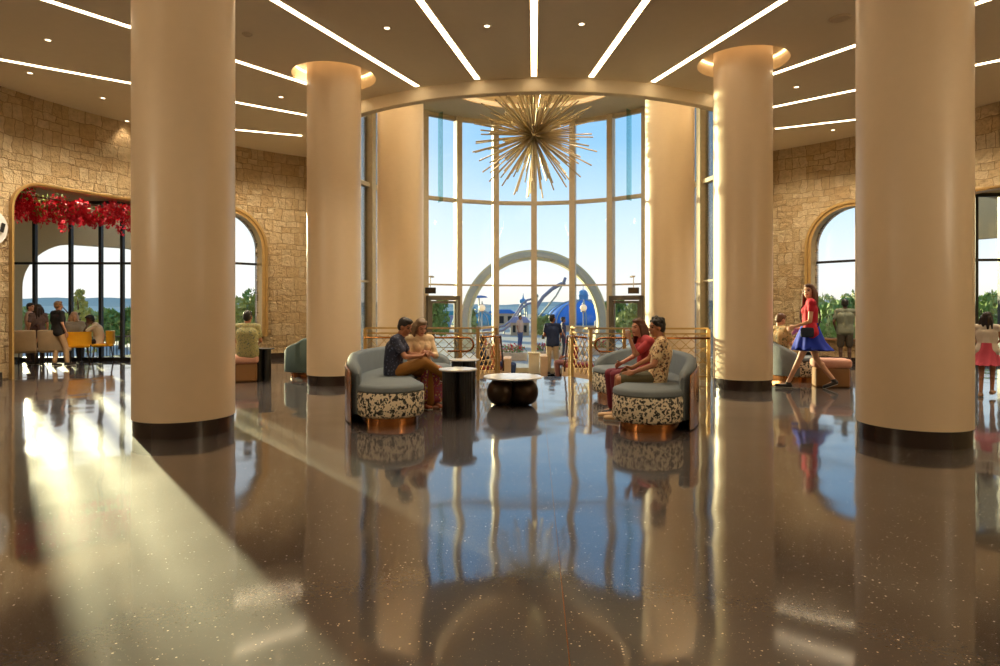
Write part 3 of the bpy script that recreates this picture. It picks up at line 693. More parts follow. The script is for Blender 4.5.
# ------------------------------------------------------------------ tables
t = thing('coffee_table', 'low round white marble coffee table on fat dark bronze globes', 'coffee table', (-.31, 9.32, 0))
bm = bmesh.new(); lathe(bm, [(0, .375), (.38, .375), (.425, .385), (.43, .40), (.42, .41), (0, .412)], 72); autosmooth(obj('tabletop', bm, 'white_marble', t))
for k in range(3):
    a = math.radians(-145 + 120 * k if k < 2 else 95); a = math.radians((205, -25, 90)[k]); cx, cy = .185 * math.cos(a), .185 * math.sin(a)
    bm = bmesh.new(); lathe(bm, [(0, 0), (.07, .0)] + [(.205 * math.cos(u) ** .75, .188 + .188 * math.sin(u)) for u in [math.radians(v) for v in range(-75, 76, 10)]] + [(.07, .376), (0, .376)], 40, (cx, cy)); obj('globe_leg', bm, 'bronze_dark', t, True)
def side_table(label, x, y, rt, h, top='white_marble', group='black fluted side tables', legs=True):
    t = thing('side_table', label, 'side table', (x, y, 0), 0, group)
    bm = bmesh.new(); lathe(bm, [(0, h - .022), (rt - .01, h - .022), (rt, h - .012), (rt - .004, h), (0, h)], 48); autosmooth(obj('tabletop', bm, top, t))
    for k in range(3):
        a = math.radians(-90 + 60 + 120 * k); bm = bmesh.new()
        lathe(bm, [(rt * .33, 0), (rt * .33, h - .022)], 64, (rt * .5 * math.cos(a), rt * .5 * math.sin(a)), wave=lambda u, z: .07 * abs(math.sin(u * 8))); obj('fluted_leg', bm, 'black', t)
    return t
side_table('near black fluted side table with thin white top beside left sofa', -.99, 8.3, .25, .61)
side_table('farther black fluted side table peeking out behind the near one', -1.08, 9.85, .235, .61)
side_table('all-black fluted side table between pink bench and teal sofa, left side', -5.22, 12.15, .19, .62, 'black')
p = on_z(812, 380.5); side_table('all-black fluted side table behind the walking woman, right side', p.x, p.y + .2, .2, .55, 'black')

def ottoman(label, x, y, w, d, rz):
    t = thing('upholstered_bench', label, 'bench', (x, y, 0), rz, 'pink topped benches')
    bm = bmesh.new(); bx(bm, -w / 2 + .03, w / 2 - .03, -d / 2 + .03, d / 2 - .03, 0, .34, .03); obj('base', bm, 'wood', t)
    bm = bmesh.new(); bx(bm, -w / 2, w / 2, -d / 2, d / 2, .34, .50, .055); obj('seat_cushion', bm, 'pink', t, True)
p = on_z(244, 383); ottoman('pink topped bench under the man seen from behind on the left', p.x - .42, p.y + .25, 1.1, .5, math.radians(20))
p = on_z(836, 388); ottoman('pink topped bench in front of the man at the right arched window', p.x + .02, p.y + .25, .62, .44, math.radians(-12))

# vestibule glazing on both sides
p0 = on_z(100, 361.5); RG = math.hypot(p0.x, p0.y - WC); RG = max(12.0, min(RG, 12.6))
def vangle(px): return wall_angle(px, RG)
wn = 16
for side in (-1, 1):
    G = [on_z(v, 361) for v in (3, 35, 71, 101, 122.5, 141)]; G = [Vector((q.x * -side, q.y, 0)) for q in G]
    for p, q in zip(G, G[1:]):
        bm = bmesh.new()
        for z, h in ((2.58, .06), (.05, .1), (4.2, .14)): obox(bm, (p.x, p.y, z), (q.x, q.y, z), .08, h)
        for c, d in ((p, q), (q, p)):
            u = (d - c).normalized() * .018; c2 = c + u; o = Vector((0, .05, 0))
            obox(bm, (c2.x - o.x, c2.y - o.y, 2.1), (c2.x + o.x, c2.y + o.y, 2.1), .036, 4.2)
        f = struct(obj('window_%d' % wn, bm, 'dark_metal')); wn += 1
        bm = bmesh.new(); obox(bm, (p.x, p.y, 2.1), (q.x, q.y, 2.1), .02, 4.1); obj('pane', bm, 'glass', f)
    # vestibule side walls, lintel and soffit
    lo_, hi_ = (tL0, tL1) if side < 0 else (tR0, tR1); lo_, hi_ = min(lo_, hi_), max(lo_, hi_)
    bm = bmesh.new()
    near = (tL0 - .03, tL1 + .03) if side < 0 else (tR1 + .03, tR0 - .03)
    for a, q in zip(near, (G[0], G[-1])):
        p = wpt(a, WR + .38); obox(bm, (p.x, p.y, 2.2), (q.x, q.y, 2.2), .12, 4.4)
    struct(obj('wall_vestibule', bm, 'porch'))
    bm = bmesh.new(); l0, l1 = (lo_ - .3, hi_ + .04) if side < 0 else (lo_ - .04, hi_ + .3); A = [wpt(l0 + (l1 - l0) * i / 12, WR + .38) for i in range(13)]; B = [wpt(l0 + (l1 - l0) * i / 12, RG + 3.4) for i in range(13)]
    for i in range(12):
        v = [bm.verts.new((c.x, c.y, z)) for z in (4.22, 4.4) for c in (A[i], A[i + 1], B[i + 1], B[i])]
        for f in ((0, 1, 2, 3), (7, 6, 5, 4), (0, 1, 5, 4), (2, 3, 7, 6)): bm.faces.new([v[k] for k in f])
    struct(obj('ceiling_vestibule', bm, 'porch'))
# outer porch walls with one rounded arch each
for side in (-1, 1):
    RP = RG + 3.3
    if side < 0: a0, a1 = wall_angle(24, RP), wall_angle(172, RP)
    else: a1, a0 = wall_angle(1060, RP) , wall_angle(900, RP)
    th = (a0 + a1) / 2; hw = RP * math.sin(abs(a1 - a0) / 2); p = wpt(th, RP); o = Vector((math.sin(th), math.cos(th), 0)); x = Vector((math.cos(th), -math.sin(th), 0))
    mt = Matrix(((x.x, o.x, 0, p.x), (x.y, o.y, 0, p.y), (0, 0, 1, 0), (0, 0, 0, 1))); zt = at_depth(90, 247, 19.6).z if side < 0 else at_depth(985, 239, 18.5).z
    e0, e1 = (2.2, .25) if side < 0 else (.25, 2.2)
    bm = bmesh.new(); prism(bm, [(-hw - e0, -.3), (-hw - e0, 4.9), (hw + e1, 4.9), (hw + e1, -.3)], mt, .35); w = obj('porch_wall', bm, 'porch'); w['kind'] = 'structure'
    cut = bmesh.new(); prism(cut, round_top(-hw, hw, -.5, zt, 1.3 if side < 0 else 1.1), mt @ Matrix.Translation((0, -.2, 0)), .8); boolean_cut(w, cut)

# flower garlands hanging in the left opening
def cluster(bm, c, n, rx, ry, rz, size, rng, tri=False):
    for _ in range(n):
        while True:
            d = Vector((rng.uniform(-1, 1), rng.uniform(-1, 1), rng.uniform(-1, 1)))
            if d.length < 1: break
        p = Vector(c) + Vector((d.x * rx, d.y * ry, d.z * rz)); e = Euler((rng.uniform(0, 6.3), rng.uniform(0, 6.3), rng.uniform(0, 6.3))).to_matrix(); s = size * rng.uniform(.6, 1.3)
        vs = [bm.verts.new(p + e @ Vector(v) * s) for v in ((-1, 0, 0), (0, -.55, .15), (1, 0, 0), (0, .55, .15))]; bm.faces.new(vs)
rng = random.Random(9); t = thing('flower_garland', 'crimson flowers hanging in thick garland under the left opening head', 'flowers', wpt((tL0 + tL1) / 2, WR + .5) + Vector((0, 0, 3.8)))
O = Vector(t.location); bm = bmesh.new(); bl = bmesh.new()
for i in range(120):
    a = tL0 + (tL1 - tL0) * rng.uniform(.01, 1); r = WR + rng.uniform(.3, .95); edge = (a - tL0) / (tL1 - tL0); drop = rng.uniform(.05, .52) * (1.25 - .5 * edge)
    if rng.random() < .15: drop += .22
    c = wpt(a, r) + Vector((0, 0, 3.86 - drop)) - O
    if edge < .12 : c.z -= .25
    cluster(bm, c, 34, .14, .14, .15, .048, rng)
    if rng.random() < .25: cluster(bl, c + Vector((0, 0, .08)), 16, .16, .16, .14, .05, rng)
o = obj('petals', bm, 'petal', t); o = obj('leaves', bl, 'leaf', t)
bm = bmesh.new(); tube(bm, [wpt(tL0 + .01 + (tL1 - tL0 - .02) * i / 12, WR + .6) + Vector((0, 0, 3.78)) - O for i in range(13)], .02, 6); obj('branch', bm, 'bark', t)

# ------------------------------------------------------------------ vestibule seating
def cafe_chair(label, x, y, rz, m='yellow', group='mustard chairs by the left windows'):
    t = thing('cafe_chair', label, 'chair', (x, y, 0), rz, group)
    bm = bmesh.new(); bx(bm, -.25, .25, -.24, .26, .40, .47, .03); obj('seat', bm, m, t, True)
    bm = bmesh.new(); R_ = .27
    for i in range(14):
        a0_, a1_ = [math.radians(200 + 140 * (i + k) / 14) for k in (0, 1)]
        vs = [bm.verts.new((r * math.cos(a) * 1.02, r * math.sin(a) + .02, z)) for a in (a0_, a1_) for r in (R_ - .025, R_ + .025) for z in (.46, .80)]
        for f in ((0, 1, 3, 2), (4, 5, 7, 6), (0, 1, 5, 4), (2, 3, 7, 6), (1, 3, 7, 5), (0, 2, 6, 4)): bm.faces.new([vs[k] for k in f])
    bmesh.ops.remove_doubles(bm, verts=bm.verts[:], dist=.001); obj('backrest', bm, m, t)
    for sx in (-1, 1):
        for sy in (-1, 1):
            bm = bmesh.new(); tube(bm, [(sx * .19, sy * .18, .41), (sx * .24, sy * .24, 0)], [.016, .011], 8); obj('leg', bm, 'bronze_dark', t, True)
    return t
p = on_z(74, 363); cafe_chair('mustard tub chair seen from behind, right of the man in black tee', p.x + .12, p.y, math.radians(35))
p = on_z(103, 361); p2 = cafe_chair('mustard tub chair occupied by the person in white shirt', p.x + .1, p.y - .15, math.radians(125))
for k, (px, lab) in enumerate(((24.5, 'pale tan lounge chair seen from behind, touching the left opening jamb'), (41, 'pale tan lounge chair seen from behind, next to the man in black tee'))):
    p = on_z(px, 366.5); t = thing('lounge_chair', lab, 'chair', (p.x, p.y, 0), math.radians(22), 'pale tan lounge chairs'); t.location.y += .25 * k; t.location.x += .12 * k
    bm = bmesh.new(); bx(bm, -.27, .27, -.1, .45, .32, .42, .03); obj('seat', bm, 'tan_chair', t, True)
    bm = bmesh.new(); bx(bm, -.28, .28, -.05, .05, 0, .52, .03, mtx=Matrix.Translation((0, -.1, .36)) @ Matrix.Rotation(math.radians(10), 4, 'X')); obj('backrest', bm, 'tan_chair', t, True)
    for sx in (-1, 1):
        for y_ in (-.08, .4): 
            bm = bmesh.new(); tube(bm, [(sx * .24, y_, .33), (sx * .25, y_, 0)], .013, 8); obj('leg', bm, 'bronze_dark', t, True)

# sunken bay furnishings
def stone_seat(label, x0, x1, y0, y1, h, cush, group='stone seating blocks in the sunken bay'):
    t = thing('stone_bench', label, 'bench', ((x0 + x1) / 2, (y0 + y1) / 2, ZL), 0, group); w, d = (x1 - x0) / 2, (y1 - y0) / 2
    bm = bmesh.new(); bx(bm, -w, w, -d, d, 0, h, .015); obj('base', bm, 'stone_pale', t)
    if cush: bm = bmesh.new(); bx(bm, -w + .02, w - .02, -d + .02, d - .02, h, h + .11, .04); obj('seat_cushion', bm, cush, t, True)
stone_seat('pale stone bench with maroon cushion under the bay visitor', -1.75, -.85, 17.2, 18.1, .40, 'red_cushion')
stone_seat('tall pale stone end block of the left bay bench', -.84, -.62, 17.2, 18.2, .72, None)
stone_seat('pale stone bench with maroon cushion behind the standing man', .80, 1.7, 18.0, 18.9, .40, 'red_cushion')
stone_seat('tall pale stone end block of the right bay bench', .18, .40, 18.9, 19.9, .66, None)
for s in (-1, 1): stone_seat('low stone bench with blue-grey cushion seen through the %s guard rail' % ('left' if s < 0 else 'right'), *(sorted((s * 1.35, s * 2.6))), 14.6, 15.5, .55, 'teal', 'stone benches behind the guard rails')
bm = bmesh.new(); bx(bm, -.17, .17, -.17, .17, 0, .62, .02); bx(bm, -.20, .20, -.20, .20, .62, .68, .01)
o = obj('stone_pedestal', bm, 'cream', None, False, (0.0, 20.35, ZL)); tag(o, 'small cream pedestal at the foot of the central bay mullion', 'pedestal')

# ------------------------------------------------------------------ people
SKIN = {'fair': (206, 150, 120), 'tan': (176, 116, 82), 'light': (222, 170, 140), 'dark': (84, 54, 40)}
_mc = {}
def cm(rgb, rough=.75):
    k = (rgb, rough)
    if k not in _mc: _mc[k] = mat('cloth_%d_%d_%d' % rgb, rgb, rough)
    return _mc[k]
def capsule(bm, a, b, ra, rb, seg=12):
    a, b = Vector(a), Vector(b); d = b - a; L = d.length
    if L < 1e-5: sph(bm, a, ra, sub=2); return
    d.normalize(); u = d.orthogonal().normalized(); v = d.cross(u); rows = []
    for k in range(5): t = math.radians(-90 + 22.5 * k); rows.append((a + d * ra * math.sin(t), max(ra * math.cos(t), ra * .02)))
    for k in range(5): t = math.radians(22.5 * k); rows.append((b + d * rb * math.sin(t), max(rb * math.cos(t), rb * .02)))
    R = [[bm.verts.new(c + (u * math.cos(2 * PI * i / seg) + v * math.sin(2 * PI * i / seg)) * r) for i in range(seg)] for c, r in rows]
    for A, B in zip(R, R[1:]):
        for i in range(seg): bm.faces.new((A[i], A[(i + 1) % seg], B[(i + 1) % seg], B[i]))
    bm.faces.new(R[0][::-1]); bm.faces.new(R[-1])
def blend(name, bm, m, parent, vox, smooth_it=3):
    me = bpy.data.meshes.new(name); bmesh.ops.recalc_face_normals(bm, faces=bm.faces[:]); bm.to_mesh(me); bm.free()
    for x in (m if isinstance(m, (list, tuple)) else [m]): me.materials.append(x)
    o = bpy.data.objects.new(name, me); COL.objects.link(o)
    md = o.modifiers.new('r', 'REMESH'); md.mode = 'VOXEL'; md.voxel_size = vox
    if smooth_it: s = o.modifiers.new('s', 'SMOOTH'); s.factor = .5; s.iterations = smooth_it
    evaluate(o)
    for p in o.data.polygons: p.use_smooth = True
    o.parent = parent; return o
STAND = dict(pelvis=(0, 0, .95), waist=(0, .01, 1.10), chest=(0, 0, 1.30), neck=(0, -.01, 1.47), head=(0, .02, 1.61),
    shR=(.175, -.01, 1.42), shL=(-.175, -.01, 1.42), elR=(.23, -.03, 1.14), elL=(-.23, -.03, 1.14), wrR=(.24, .06, .90), wrL=(-.24, .06, .90),
    hipR=(.09, 0, .92), hipL=(-.09, 0, .92), knR=(.10, .02, .50), knL=(-.10, .02, .50), anR=(.10, -.03, .09), anL=(-.10, -.03, .09), toR=(.12, .13, .03), toL=(-.12, .13, .03), look=(0, 1, 0))
SIT = dict(pelvis=(0, 0, .58), waist=(0, -.03, .72), chest=(0, -.04, .92), neck=(0, -.02, 1.09), head=(0, .02, 1.22),
    shR=(.175, -.03, 1.04), shL=(-.175, -.03, 1.04), elR=(.23, .03, .77), elL=(-.23, .03, .77), wrR=(.13, .27, .70), wrL=(-.13, .27, .70),
    hipR=(.09, .02, .565), hipL=(-.09, .02, .565), knR=(.12, .45, .55), knL=(-.12, .45, .55), anR=(.12, .42, .09), anL=(-.12, .42, .09), toR=(.13, .58, .03), toL=(-.13, .58, .03), look=(0, 1, 0))
def hand(bm, w, fdir, palm_n, sx, curl=.5, s=1.0):
    """palm + four bent fingers + thumb; fdir along fingers, palm_n palm normal, sx sideways towards the thumb"""
    f, n, t = Vector(fdir).normalized(), Vector(palm_n).normalized(), Vector(sx).normalized()
    w = Vector(w)
    for k in (-1.5, -.5, .5, 1.5): capsule(bm, w + f * .015 * s + t * k * .012 * s, w + f * .082 * s + t * k * .019 * s, .015 * s, .0115 * s, 8)
    L = (.062, .075, .082, .072)
    for i, k in enumerate((-1.5, -.5, .5, 1.5)):
        a = w + f * .088 * s + t * k * .0205 * s; c1 = curl * .7; c2 = curl * 1.6
        b = a + (f * math.cos(c1) + n * math.sin(c1)) * L[i] * .5 * s; c = b + (f * math.cos(c2) + n * math.sin(c2)) * L[i] * .5 * s
        capsule(bm, a, b, .0098 * s, .009 * s, 7); capsule(bm, b, c, .009 * s, .0075 * s, 7)
    a = w + f * .028 * s + t * .026 * s; b = a + (f * .6 + t * .75 + n * .25).normalized() * .042 * s; c = b + (f * .9 + t * .3 + n * .3).normalized() * .03 * s
    capsule(bm, a, b, .013 * s, .0105 * s, 7); capsule(bm, b, c, .0105 * s, .009 * s, 7)
def person(label, loc, rz, base, over, o, scale=1.0, vox=.010):
    """o: outfit dict - skin, top, sleeve, bottom('trousers'|'shorts'|'skirt'|'long_skirt'), colours, hair"""
    J = dict(base); J.update(over); J = {k: Vector(v) for k, v in J.items()}; fem = o.get('fem', False)
    t = thing('person', label, 'person', loc, rz); t.scale = (scale,) * 3
    sk = cm(SKIN[o.get('skin', 'fair')], .5)
    lips = cm((150, 70, 66), .5); eye = cm((30, 22, 20), .3); brow = cm(o.get('hair', (40, 28, 22)), .8)
    look = J['look'].normalized(); side = look.cross(Vector((0, 0, 1))).normalized(); upv = side.cross(look).normalized(); hc = J['head']
    R = Matrix((side, look, upv)).transposed(); H = lambda x, y, z: hc + R @ Vector((x, y, z))
    sw = (J['shR'] - J['shL']); sd = sw.normalized(); hd = (J['hipR'] - J['hipL']).normalized()
    def torso(bm, g, k=1.0, low=True):
        """side-by-side capsules give an oval trunk"""
        hs, ws, cs = (.088, .068, .080) if fem else (.082, .078, .088)
        for s in (-1, 1):
            p, w_, c = J['pelvis'] + hd * s * hs, J['waist'] + (hd + sd).normalized() * s * ws, J['chest'] + sd * s * cs
            if low: capsule(bm, p, w_, (.115 if fem else .108) + g, (.082 if fem else .095) + g)
            capsule(bm, w_, c, (.082 if fem else .095) + g, (.104 if fem else .112) + g)
            if s > 0: capsule(bm, J['pelvis'], J['chest'], .1 + g, .105 + g)
            capsule(bm, c, J['neck'] - (J['neck'] - J['chest']) * .45 + sd * s * .07, (.104 if fem else .112) + g, .07 + g)
        capsule(bm, J['shL'], J['neck'] - (J['neck'] - J['chest']) * .22, .056 + g, .058 + g); capsule(bm, J['shR'], J['neck'] - (J['neck'] - J['chest']) * .22, .056 + g, .058 + g)
        if fem:
            fw = sd.cross((J['neck'] - J['waist']).normalized()); fw = -fw if fw.dot(look) < 0 else fw
            for s in (-1, 1): sph(bm, J['chest'] + sd * s * .075 + fw * .075 - (J['neck'] - J['chest']) * .05, .058 + g * .6, sub=2)
    kf = .93 if fem else 1.0
    # ---- body: one continuous skin surface
    bm = bmesh.new(); torso(bm, -.012)
    capsule(bm, J['neck'] - (J['neck'] - J['chest']) * .2, H(0, -.015, -.05), .056 * kf, .052 * kf)
    sph(bm, H(0, -.012, .028), .074, .094, .092, R); sph(bm, H(0, .022, -.035), .058, .066, .078, R); sph(bm, H(0, .048, -.083), .034, .034, .028, R)
    capsule(bm, H(0, .082, .012), H(0, .104, -.018), .009, .014, 8); sph(bm, H(0, .083, -.052), .024, .012, .011, R, 2); sph(bm, H(0, .076, .034), .05, .014, .010, R, 2)
    for s in (-1, 1): sph(bm, H(s * .076, -.004, -.004), .010, .02, .032, R, 2); sph(bm, H(s * .042, .058, -.02), .022, .02, .02, R, 2)
    for s, e in ((1, 'R'), (-1, 'L')):
        capsule(bm, J['sh' + e], J['el' + e], .047 * kf, .037 * kf); capsule(bm, J['el' + e], J['wr' + e], .037 * kf, .0255 * kf)
        fd = Vector(o.get('hand' + e, (J['wr' + e] - J['el' + e]))); fd.normalize(); tn = Vector(o.get('thumb' + e, (-s * .3, .6, .5))); pn = fd.cross(tn).normalized() * (1 if o.get('flip' + e) else -1) * s; tn = pn.cross(fd).normalized(); 
        if tn.dot(Vector(o.get('thumb' + e, (-s * .3, .6, .5)))) < 0: tn = -tn
        hand(bm, J['wr' + e], fd, pn, tn, o.get('curl' + e, .55), 1.0 * kf)
        capsule(bm, J['hip' + e], J['kn' + e], .084, .054 * kf); capsule(bm, J['kn' + e], J['an' + e], .052 * kf, .036 * kf)
        mid = J['kn' + e].lerp(J['an' + e], .3); bk = (J['an' + e] - J['to' + e]); bk.z = 0; bk.normalize(); sph(bm, mid + bk * .014, .05 * kf, sub=2)
        capsule(bm, J['an' + e] + Vector((0, 0, -.035)) + bk * .02, J['to' + e], .036, .024)
    body = blend('body', bm, [sk, lips, eye, brow], t, vox)
    for p in body.data.polygons:
        c = R.transposed() @ (p.center - hc)
        if c.y > .05:
            if abs(c.x) < .024 and abs(c.z + .053) < .0085: p.material_index = 1
            elif abs(abs(c.x) - .032) < .011 and abs(c.z - .012) < .0065: p.material_index = 2
            elif abs(abs(c.x) - .033) < .019 and abs(c.z - .036) < .005: p.material_index = 3
    # ---- clothing
    top = o['top'] if not isinstance(o['top'], tuple) else cm(o['top']); sl = o.get('sleeve', .62)
    bm = bmesh.new(); g = .017; torso(bm, g)
    if o.get('loose', True):
        for s in (-1, 0, 1): capsule(bm, J['pelvis'] + hd * s * .08, J['pelvis'] + hd * s * .085 + (J['pelvis'] - J['waist']) * .3, .122, .124 if not fem else .128)
    for s, e in ((1, 'R'), (-1, 'L')):
        if sl <= 1: capsule(bm, J['sh' + e], J['sh' + e].lerp(J['el' + e], sl), .066 * kf, .060 * kf)
        else: capsule(bm, J['sh' + e], J['el' + e], .066 * kf, .054 * kf); capsule(bm, J['el' + e], J['el' + e].lerp(J['wr' + e], sl - 1), .054 * kf, .042 * kf)
    tm = o.get('tuck')
    blend('shirt', bm, top, t, vox, 2)
    kind = o.get('bottom', 'trousers'); bc = o['bc'] if not isinstance(o['bc'], tuple) else cm(o['bc'])
    bm = bmesh.new()
    if kind in ('trousers', 'shorts'):
        for s in (-1, 1): capsule(bm, J['pelvis'] + hd * s * .07, J['pelvis'].lerp(J['waist'], .4) + hd * s * .06, .116, .094)
        for e in 'RL':
            if kind == 'trousers': capsule(bm, J['hip' + e], J['kn' + e], .105, .073); capsule(bm, J['kn' + e], J['kn' + e].lerp(J['an' + e], .93), .073, .056)
            else: capsule(bm, J['hip' + e], J['hip' + e].lerp(J['kn' + e], .84), .106, .084)
        blend(kind, bm, bc, t, vox, 2)
    elif kind == 'flared_skirt':
        c = (J['hipR'] + J['hipL']) / 2; bm.free(); bm = bmesh.new(); prof = [(.125, .19), (.15, .10), (.19, .0), (.225, -.12), (.26, -.26), (.262, -.262), (.225, -.14), (.18, -.02), (.14, .10), (.118, .19), (.125, .19)]
        R_ = lathe(bm, prof, 72, (0, 0), wave=lambda a, z: (.085 * math.sin(a * 9 + 1.0) + .04 * math.sin(a * 5)) * max(0, min(1, (.12 - z) / .38)))
        for v in bm.verts: v.co = Vector((v.co.x * .92, v.co.y * 1.0 + (-.10 if v.co.z < -.1 else 0) * min(1, (-.1 - v.co.z) / .16) * (1 if v.co.y < 0 else .0), v.co.z)) + c
        o_ = obj('skirt', bm, bc, t, True)
    elif kind == 'long_skirt':
        for s in (-1, 1): capsule(bm, J['pelvis'] + hd * s * .07, J['pelvis'].lerp(J['waist'], .5) + hd * s * .065, .12, .105)
        for k in range(5):
            f = k / 4; capsule(bm, J['hipL'].lerp(J['hipR'], f), J['knL'].lerp(J['knR'], f), .108, .085); capsule(bm, J['knL'].lerp(J['knR'], f), J['knL'].lerp(J['knR'], f).lerp(J['anL'].lerp(J['anR'], f), .8), .085, .095)
        blend('skirt', bm, bc, t, vox, 2)
    # shoes
    sc = cm(o.get('shoe', (40, 36, 34)), .6); sole = cm(o.get('sole', (225, 220, 210)), .7)
    for e in 'RL':
        fw = J['to' + e] - J['an' + e]; fl_ = Vector((fw.x, fw.y, 0)).normalized(); a = J['an' + e] + Vector((0, 0, -.045)) - fl_ * .035; b = J['to' + e]; dv = (b - a).normalized(); sd2 = dv.cross(Vector((0, 0, 1))).normalized() * .018
        bm = bmesh.new()
        for s in (-1, 1): capsule(bm, a + sd2 * s * .6, b + sd2 * s + dv * .02, .036, .026)
        capsule(bm, a, J['an' + e] + Vector((0, 0, -.01)), .04, .04)
        s_ = blend('shoe', bm, sc, t, .008, 2)
        bm = bmesh.new(); dn = Vector((0, 0, -1)); obox(bm, a - dv * .03 + dn * .03, b + dv * .045 + dn * .022, .078, .016); bmesh.ops.bevel(bm, geom=[x for x in bm.edges], offset=.006, segments=2, affect='EDGES'); obj('sole', bm, sole, s_)
    # hair
    hm = cm(o.get('hair', (40, 28, 22)), .55); bm = bmesh.new(); hl = o.get('hl', 0)
    sph(bm, H(0, -.024, .046), .083, .096, .092, R); sph(bm, H(0, -.05, .0), .074, .062, .08, R)
    if hl == 0: sph(bm, H(0, .02, .10), .062, .066, .036, R); 
    if hl == 'curly':
        rg = random.Random(3)
        for _ in range(26):
            d = Vector((rg.uniform(-1, 1), rg.uniform(-1, .45), rg.uniform(-.1, 1))).normalized(); sph(bm, H(d.x * .088, -.015 + d.y * .10, .035 + d.z * .10), .028, sub=1)
    if isinstance(hl, (int, float)) and hl > 0:
        sph(bm, H(0, .01, .10), .07, .07, .035, R)
        for s in (-1, 1):
            for k in range(4):
                y0 = .015 - k * .03; dv = R @ Vector((0, 0, -1)); dv = (dv * .35 + Vector((0, 0, -1)) * .65).normalized()
                p0 = H(s * .078, y0, .03); p1 = H(s * (.088 + .004 * k), y0 - .01, -.07); p2 = p1 + dv * hl * (1 - .0 * k) + side * s * .01
                capsule(bm, p0, p1, .02, .024, 8); capsule(bm, p1, p2, .024, .014, 8)
        capsule(bm, H(-.035, -.075, .0), H(-.04, -.085, -.07) + Vector((0, 0, -hl)), .05, .025); capsule(bm, H(.035, -.075, .0), H(.04, -.085, -.07) + Vector((0, 0, -hl)), .05, .025)
    if o.get('bald'): bm.free()
    else: blend('hair', bm, hm, t, .009, 2)
    return t, J
def face(px_dir): return math.radians(px_dir)

navy_print = pattern('navy_printed_cotton', (34, 38, 62), (96, 104, 130), 26, thr=(.22, .30))
cream_print = pattern('cream_printed_cotton', (226, 196, 150), (70, 46, 36), 20, thr=(.30, .36), second=(150, 90, 62))
floral = pattern('rose_floral_cotton', (150, 60, 72), (214, 190, 110), 26, thr=(.28, .34), second=(120, 84, 150))
sage_print = pattern('sage_printed_cotton', (168, 158, 110), (104, 110, 100), 24, thr=(.26, .34), second=(120, 130, 70))
camo = pattern('khaki_camouflage', (170, 140, 96), (96, 90, 60), 20, thr=(.3, .36))

# couple on the left sofa
V3 = Vector
person('man in navy patterned shirt and mustard trousers seated on left sofa, legs crossed', (-1.93, 8.72, -.055), math.radians(-88), SIT,
    dict(chest=(0, .03, .91), neck=(.0, .09, 1.07), head=(.01, .16, 1.19), look=(.35, .82, -.36), shR=(.175, .05, 1.02), shL=(-.175, .05, 1.02), waist=(0, -.01, .72),
         elR=(.24, .20, .80), elL=(-.22, .18, .80), wrR=(.10, .40, .80), wrL=(-.02, .40, .80), knL=(-.10, .47, .60), knR=(.08, .44, .72), anR=(-.05, .70, .52), toR=(-.02, .84, .46), anL=(-.09, .50, .10), toL=(-.08, .66, .07)),
    dict(top=navy_print, bc=(150, 98, 30), skin='tan', hair=(34, 24, 20), shoe=(110, 66, 40), curlR=.9, curlL=.9, handR=(-.8, .5, .0), handL=(.5, .8, 0)), vox=.009)
person('woman with long grey-brown hair in cream top seated on the left sofa', (-1.66, 9.25, -.055), math.radians(-148), SIT,
    dict(look=(-.12, .85, -.42), head=(.01, .06, 1.17), neck=(0, 0, 1.05), shR=(.155, -.01, 1.0), shL=(-.155, -.01, 1.0), elR=(.21, .08, .76), elL=(-.21, .08, .76), wrR=(.10, .28, .80), wrL=(-.06, .28, .80), chest=(0, -.02, .90), neck_=(0, 0, 0),
         knR=(.07, .44, .57), knL=(-.09, .44, .57), anR=(.08, .40, .12), anL=(-.08, .42, .12), toR=(.08, .55, .085), toL=(-.09, .56, .085)),
    dict(top=(226, 196, 156), bc=floral, bottom='long_skirt', fem=True, skin='fair', hair=(122, 98, 76), hl=.16, sleeve=1.5, shoe=(150, 80, 50), curlR=1.0, curlL=1.0), vox=.009)
# couple on the right sofa
person('man in cream printed shirt and olive shorts seated nearest on right sofa', (1.54, 8.12, -.055), math.radians(84), SIT,
    dict(head=(.03, .0, 1.205), look=(-.28, .95, -.10), neck=(.01, -.06, 1.07), chest=(0, -.06, .91), shR=(.185, -.07, 1.03), shL=(-.185, -.05, 1.03), elL=(-.25, .06, .76), wrL=(-.17, .30, .66), elR=(.22, .08, .80), wrR=(.20, .30, .68),
         knL=(-.13, .46, .56), knR=(.10, .47, .56), anL=(-.12, .45, .14), toL=(-.12, .62, .085), anR=(.10, .52, .14), toR=(.10, .69, .085)),
    dict(top=cream_print, bc=(84, 74, 44), bottom='shorts', skin='tan', hair=(30, 22, 18), hl='curly', shoe=(214, 176, 130), handL=(.1, .95, -.25), handR=(0, .9, -.3)), vox=.009)
person('woman in rose red shirt on right sofa raising one hand', (1.50, 8.78, -.055), math.radians(98), SIT,
    dict(head=(.10, .06, 1.18), look=(-.35, .92, -.05), neck=(.05, -.01, 1.06), chest=(.0, -.03, .90), shR=(.16, -.02, 1.01), shL=(-.155, -.02, 1.0), elL=(-.19, .18, .84), wrL=(-.17, .26, 1.06), elR=(.2, .1, .78), wrR=(.1, .3, .70), knR=(.08, .46, .56), knL=(-.12, .44, .56)),
    dict(top=(176, 50, 56), bc=(120, 30, 50), fem=True, skin='fair', hair=(96, 56, 34), hl=.15, sleeve=.7, handL=(0, .25, 1), thumbL=(.4, .5, .2), curlL=.5), vox=.009)
t = thing('paper_cup', 'small pale cup held up by woman in rose red shirt', 'cup', at_depth(627.5, 333.5, 8.36)); bm = bmesh.new(); lathe(bm, [(.022, -.04), (.03, .04)], 20); obj('cup_body', bm, cm((214, 176, 160), .5), t, True)
bm = bmesh.new(); lathe(bm, [(.032, .038), (.032, .046), (.02, .05)], 20); obj('lid', bm, cm((240, 236, 230), .5), t, True)
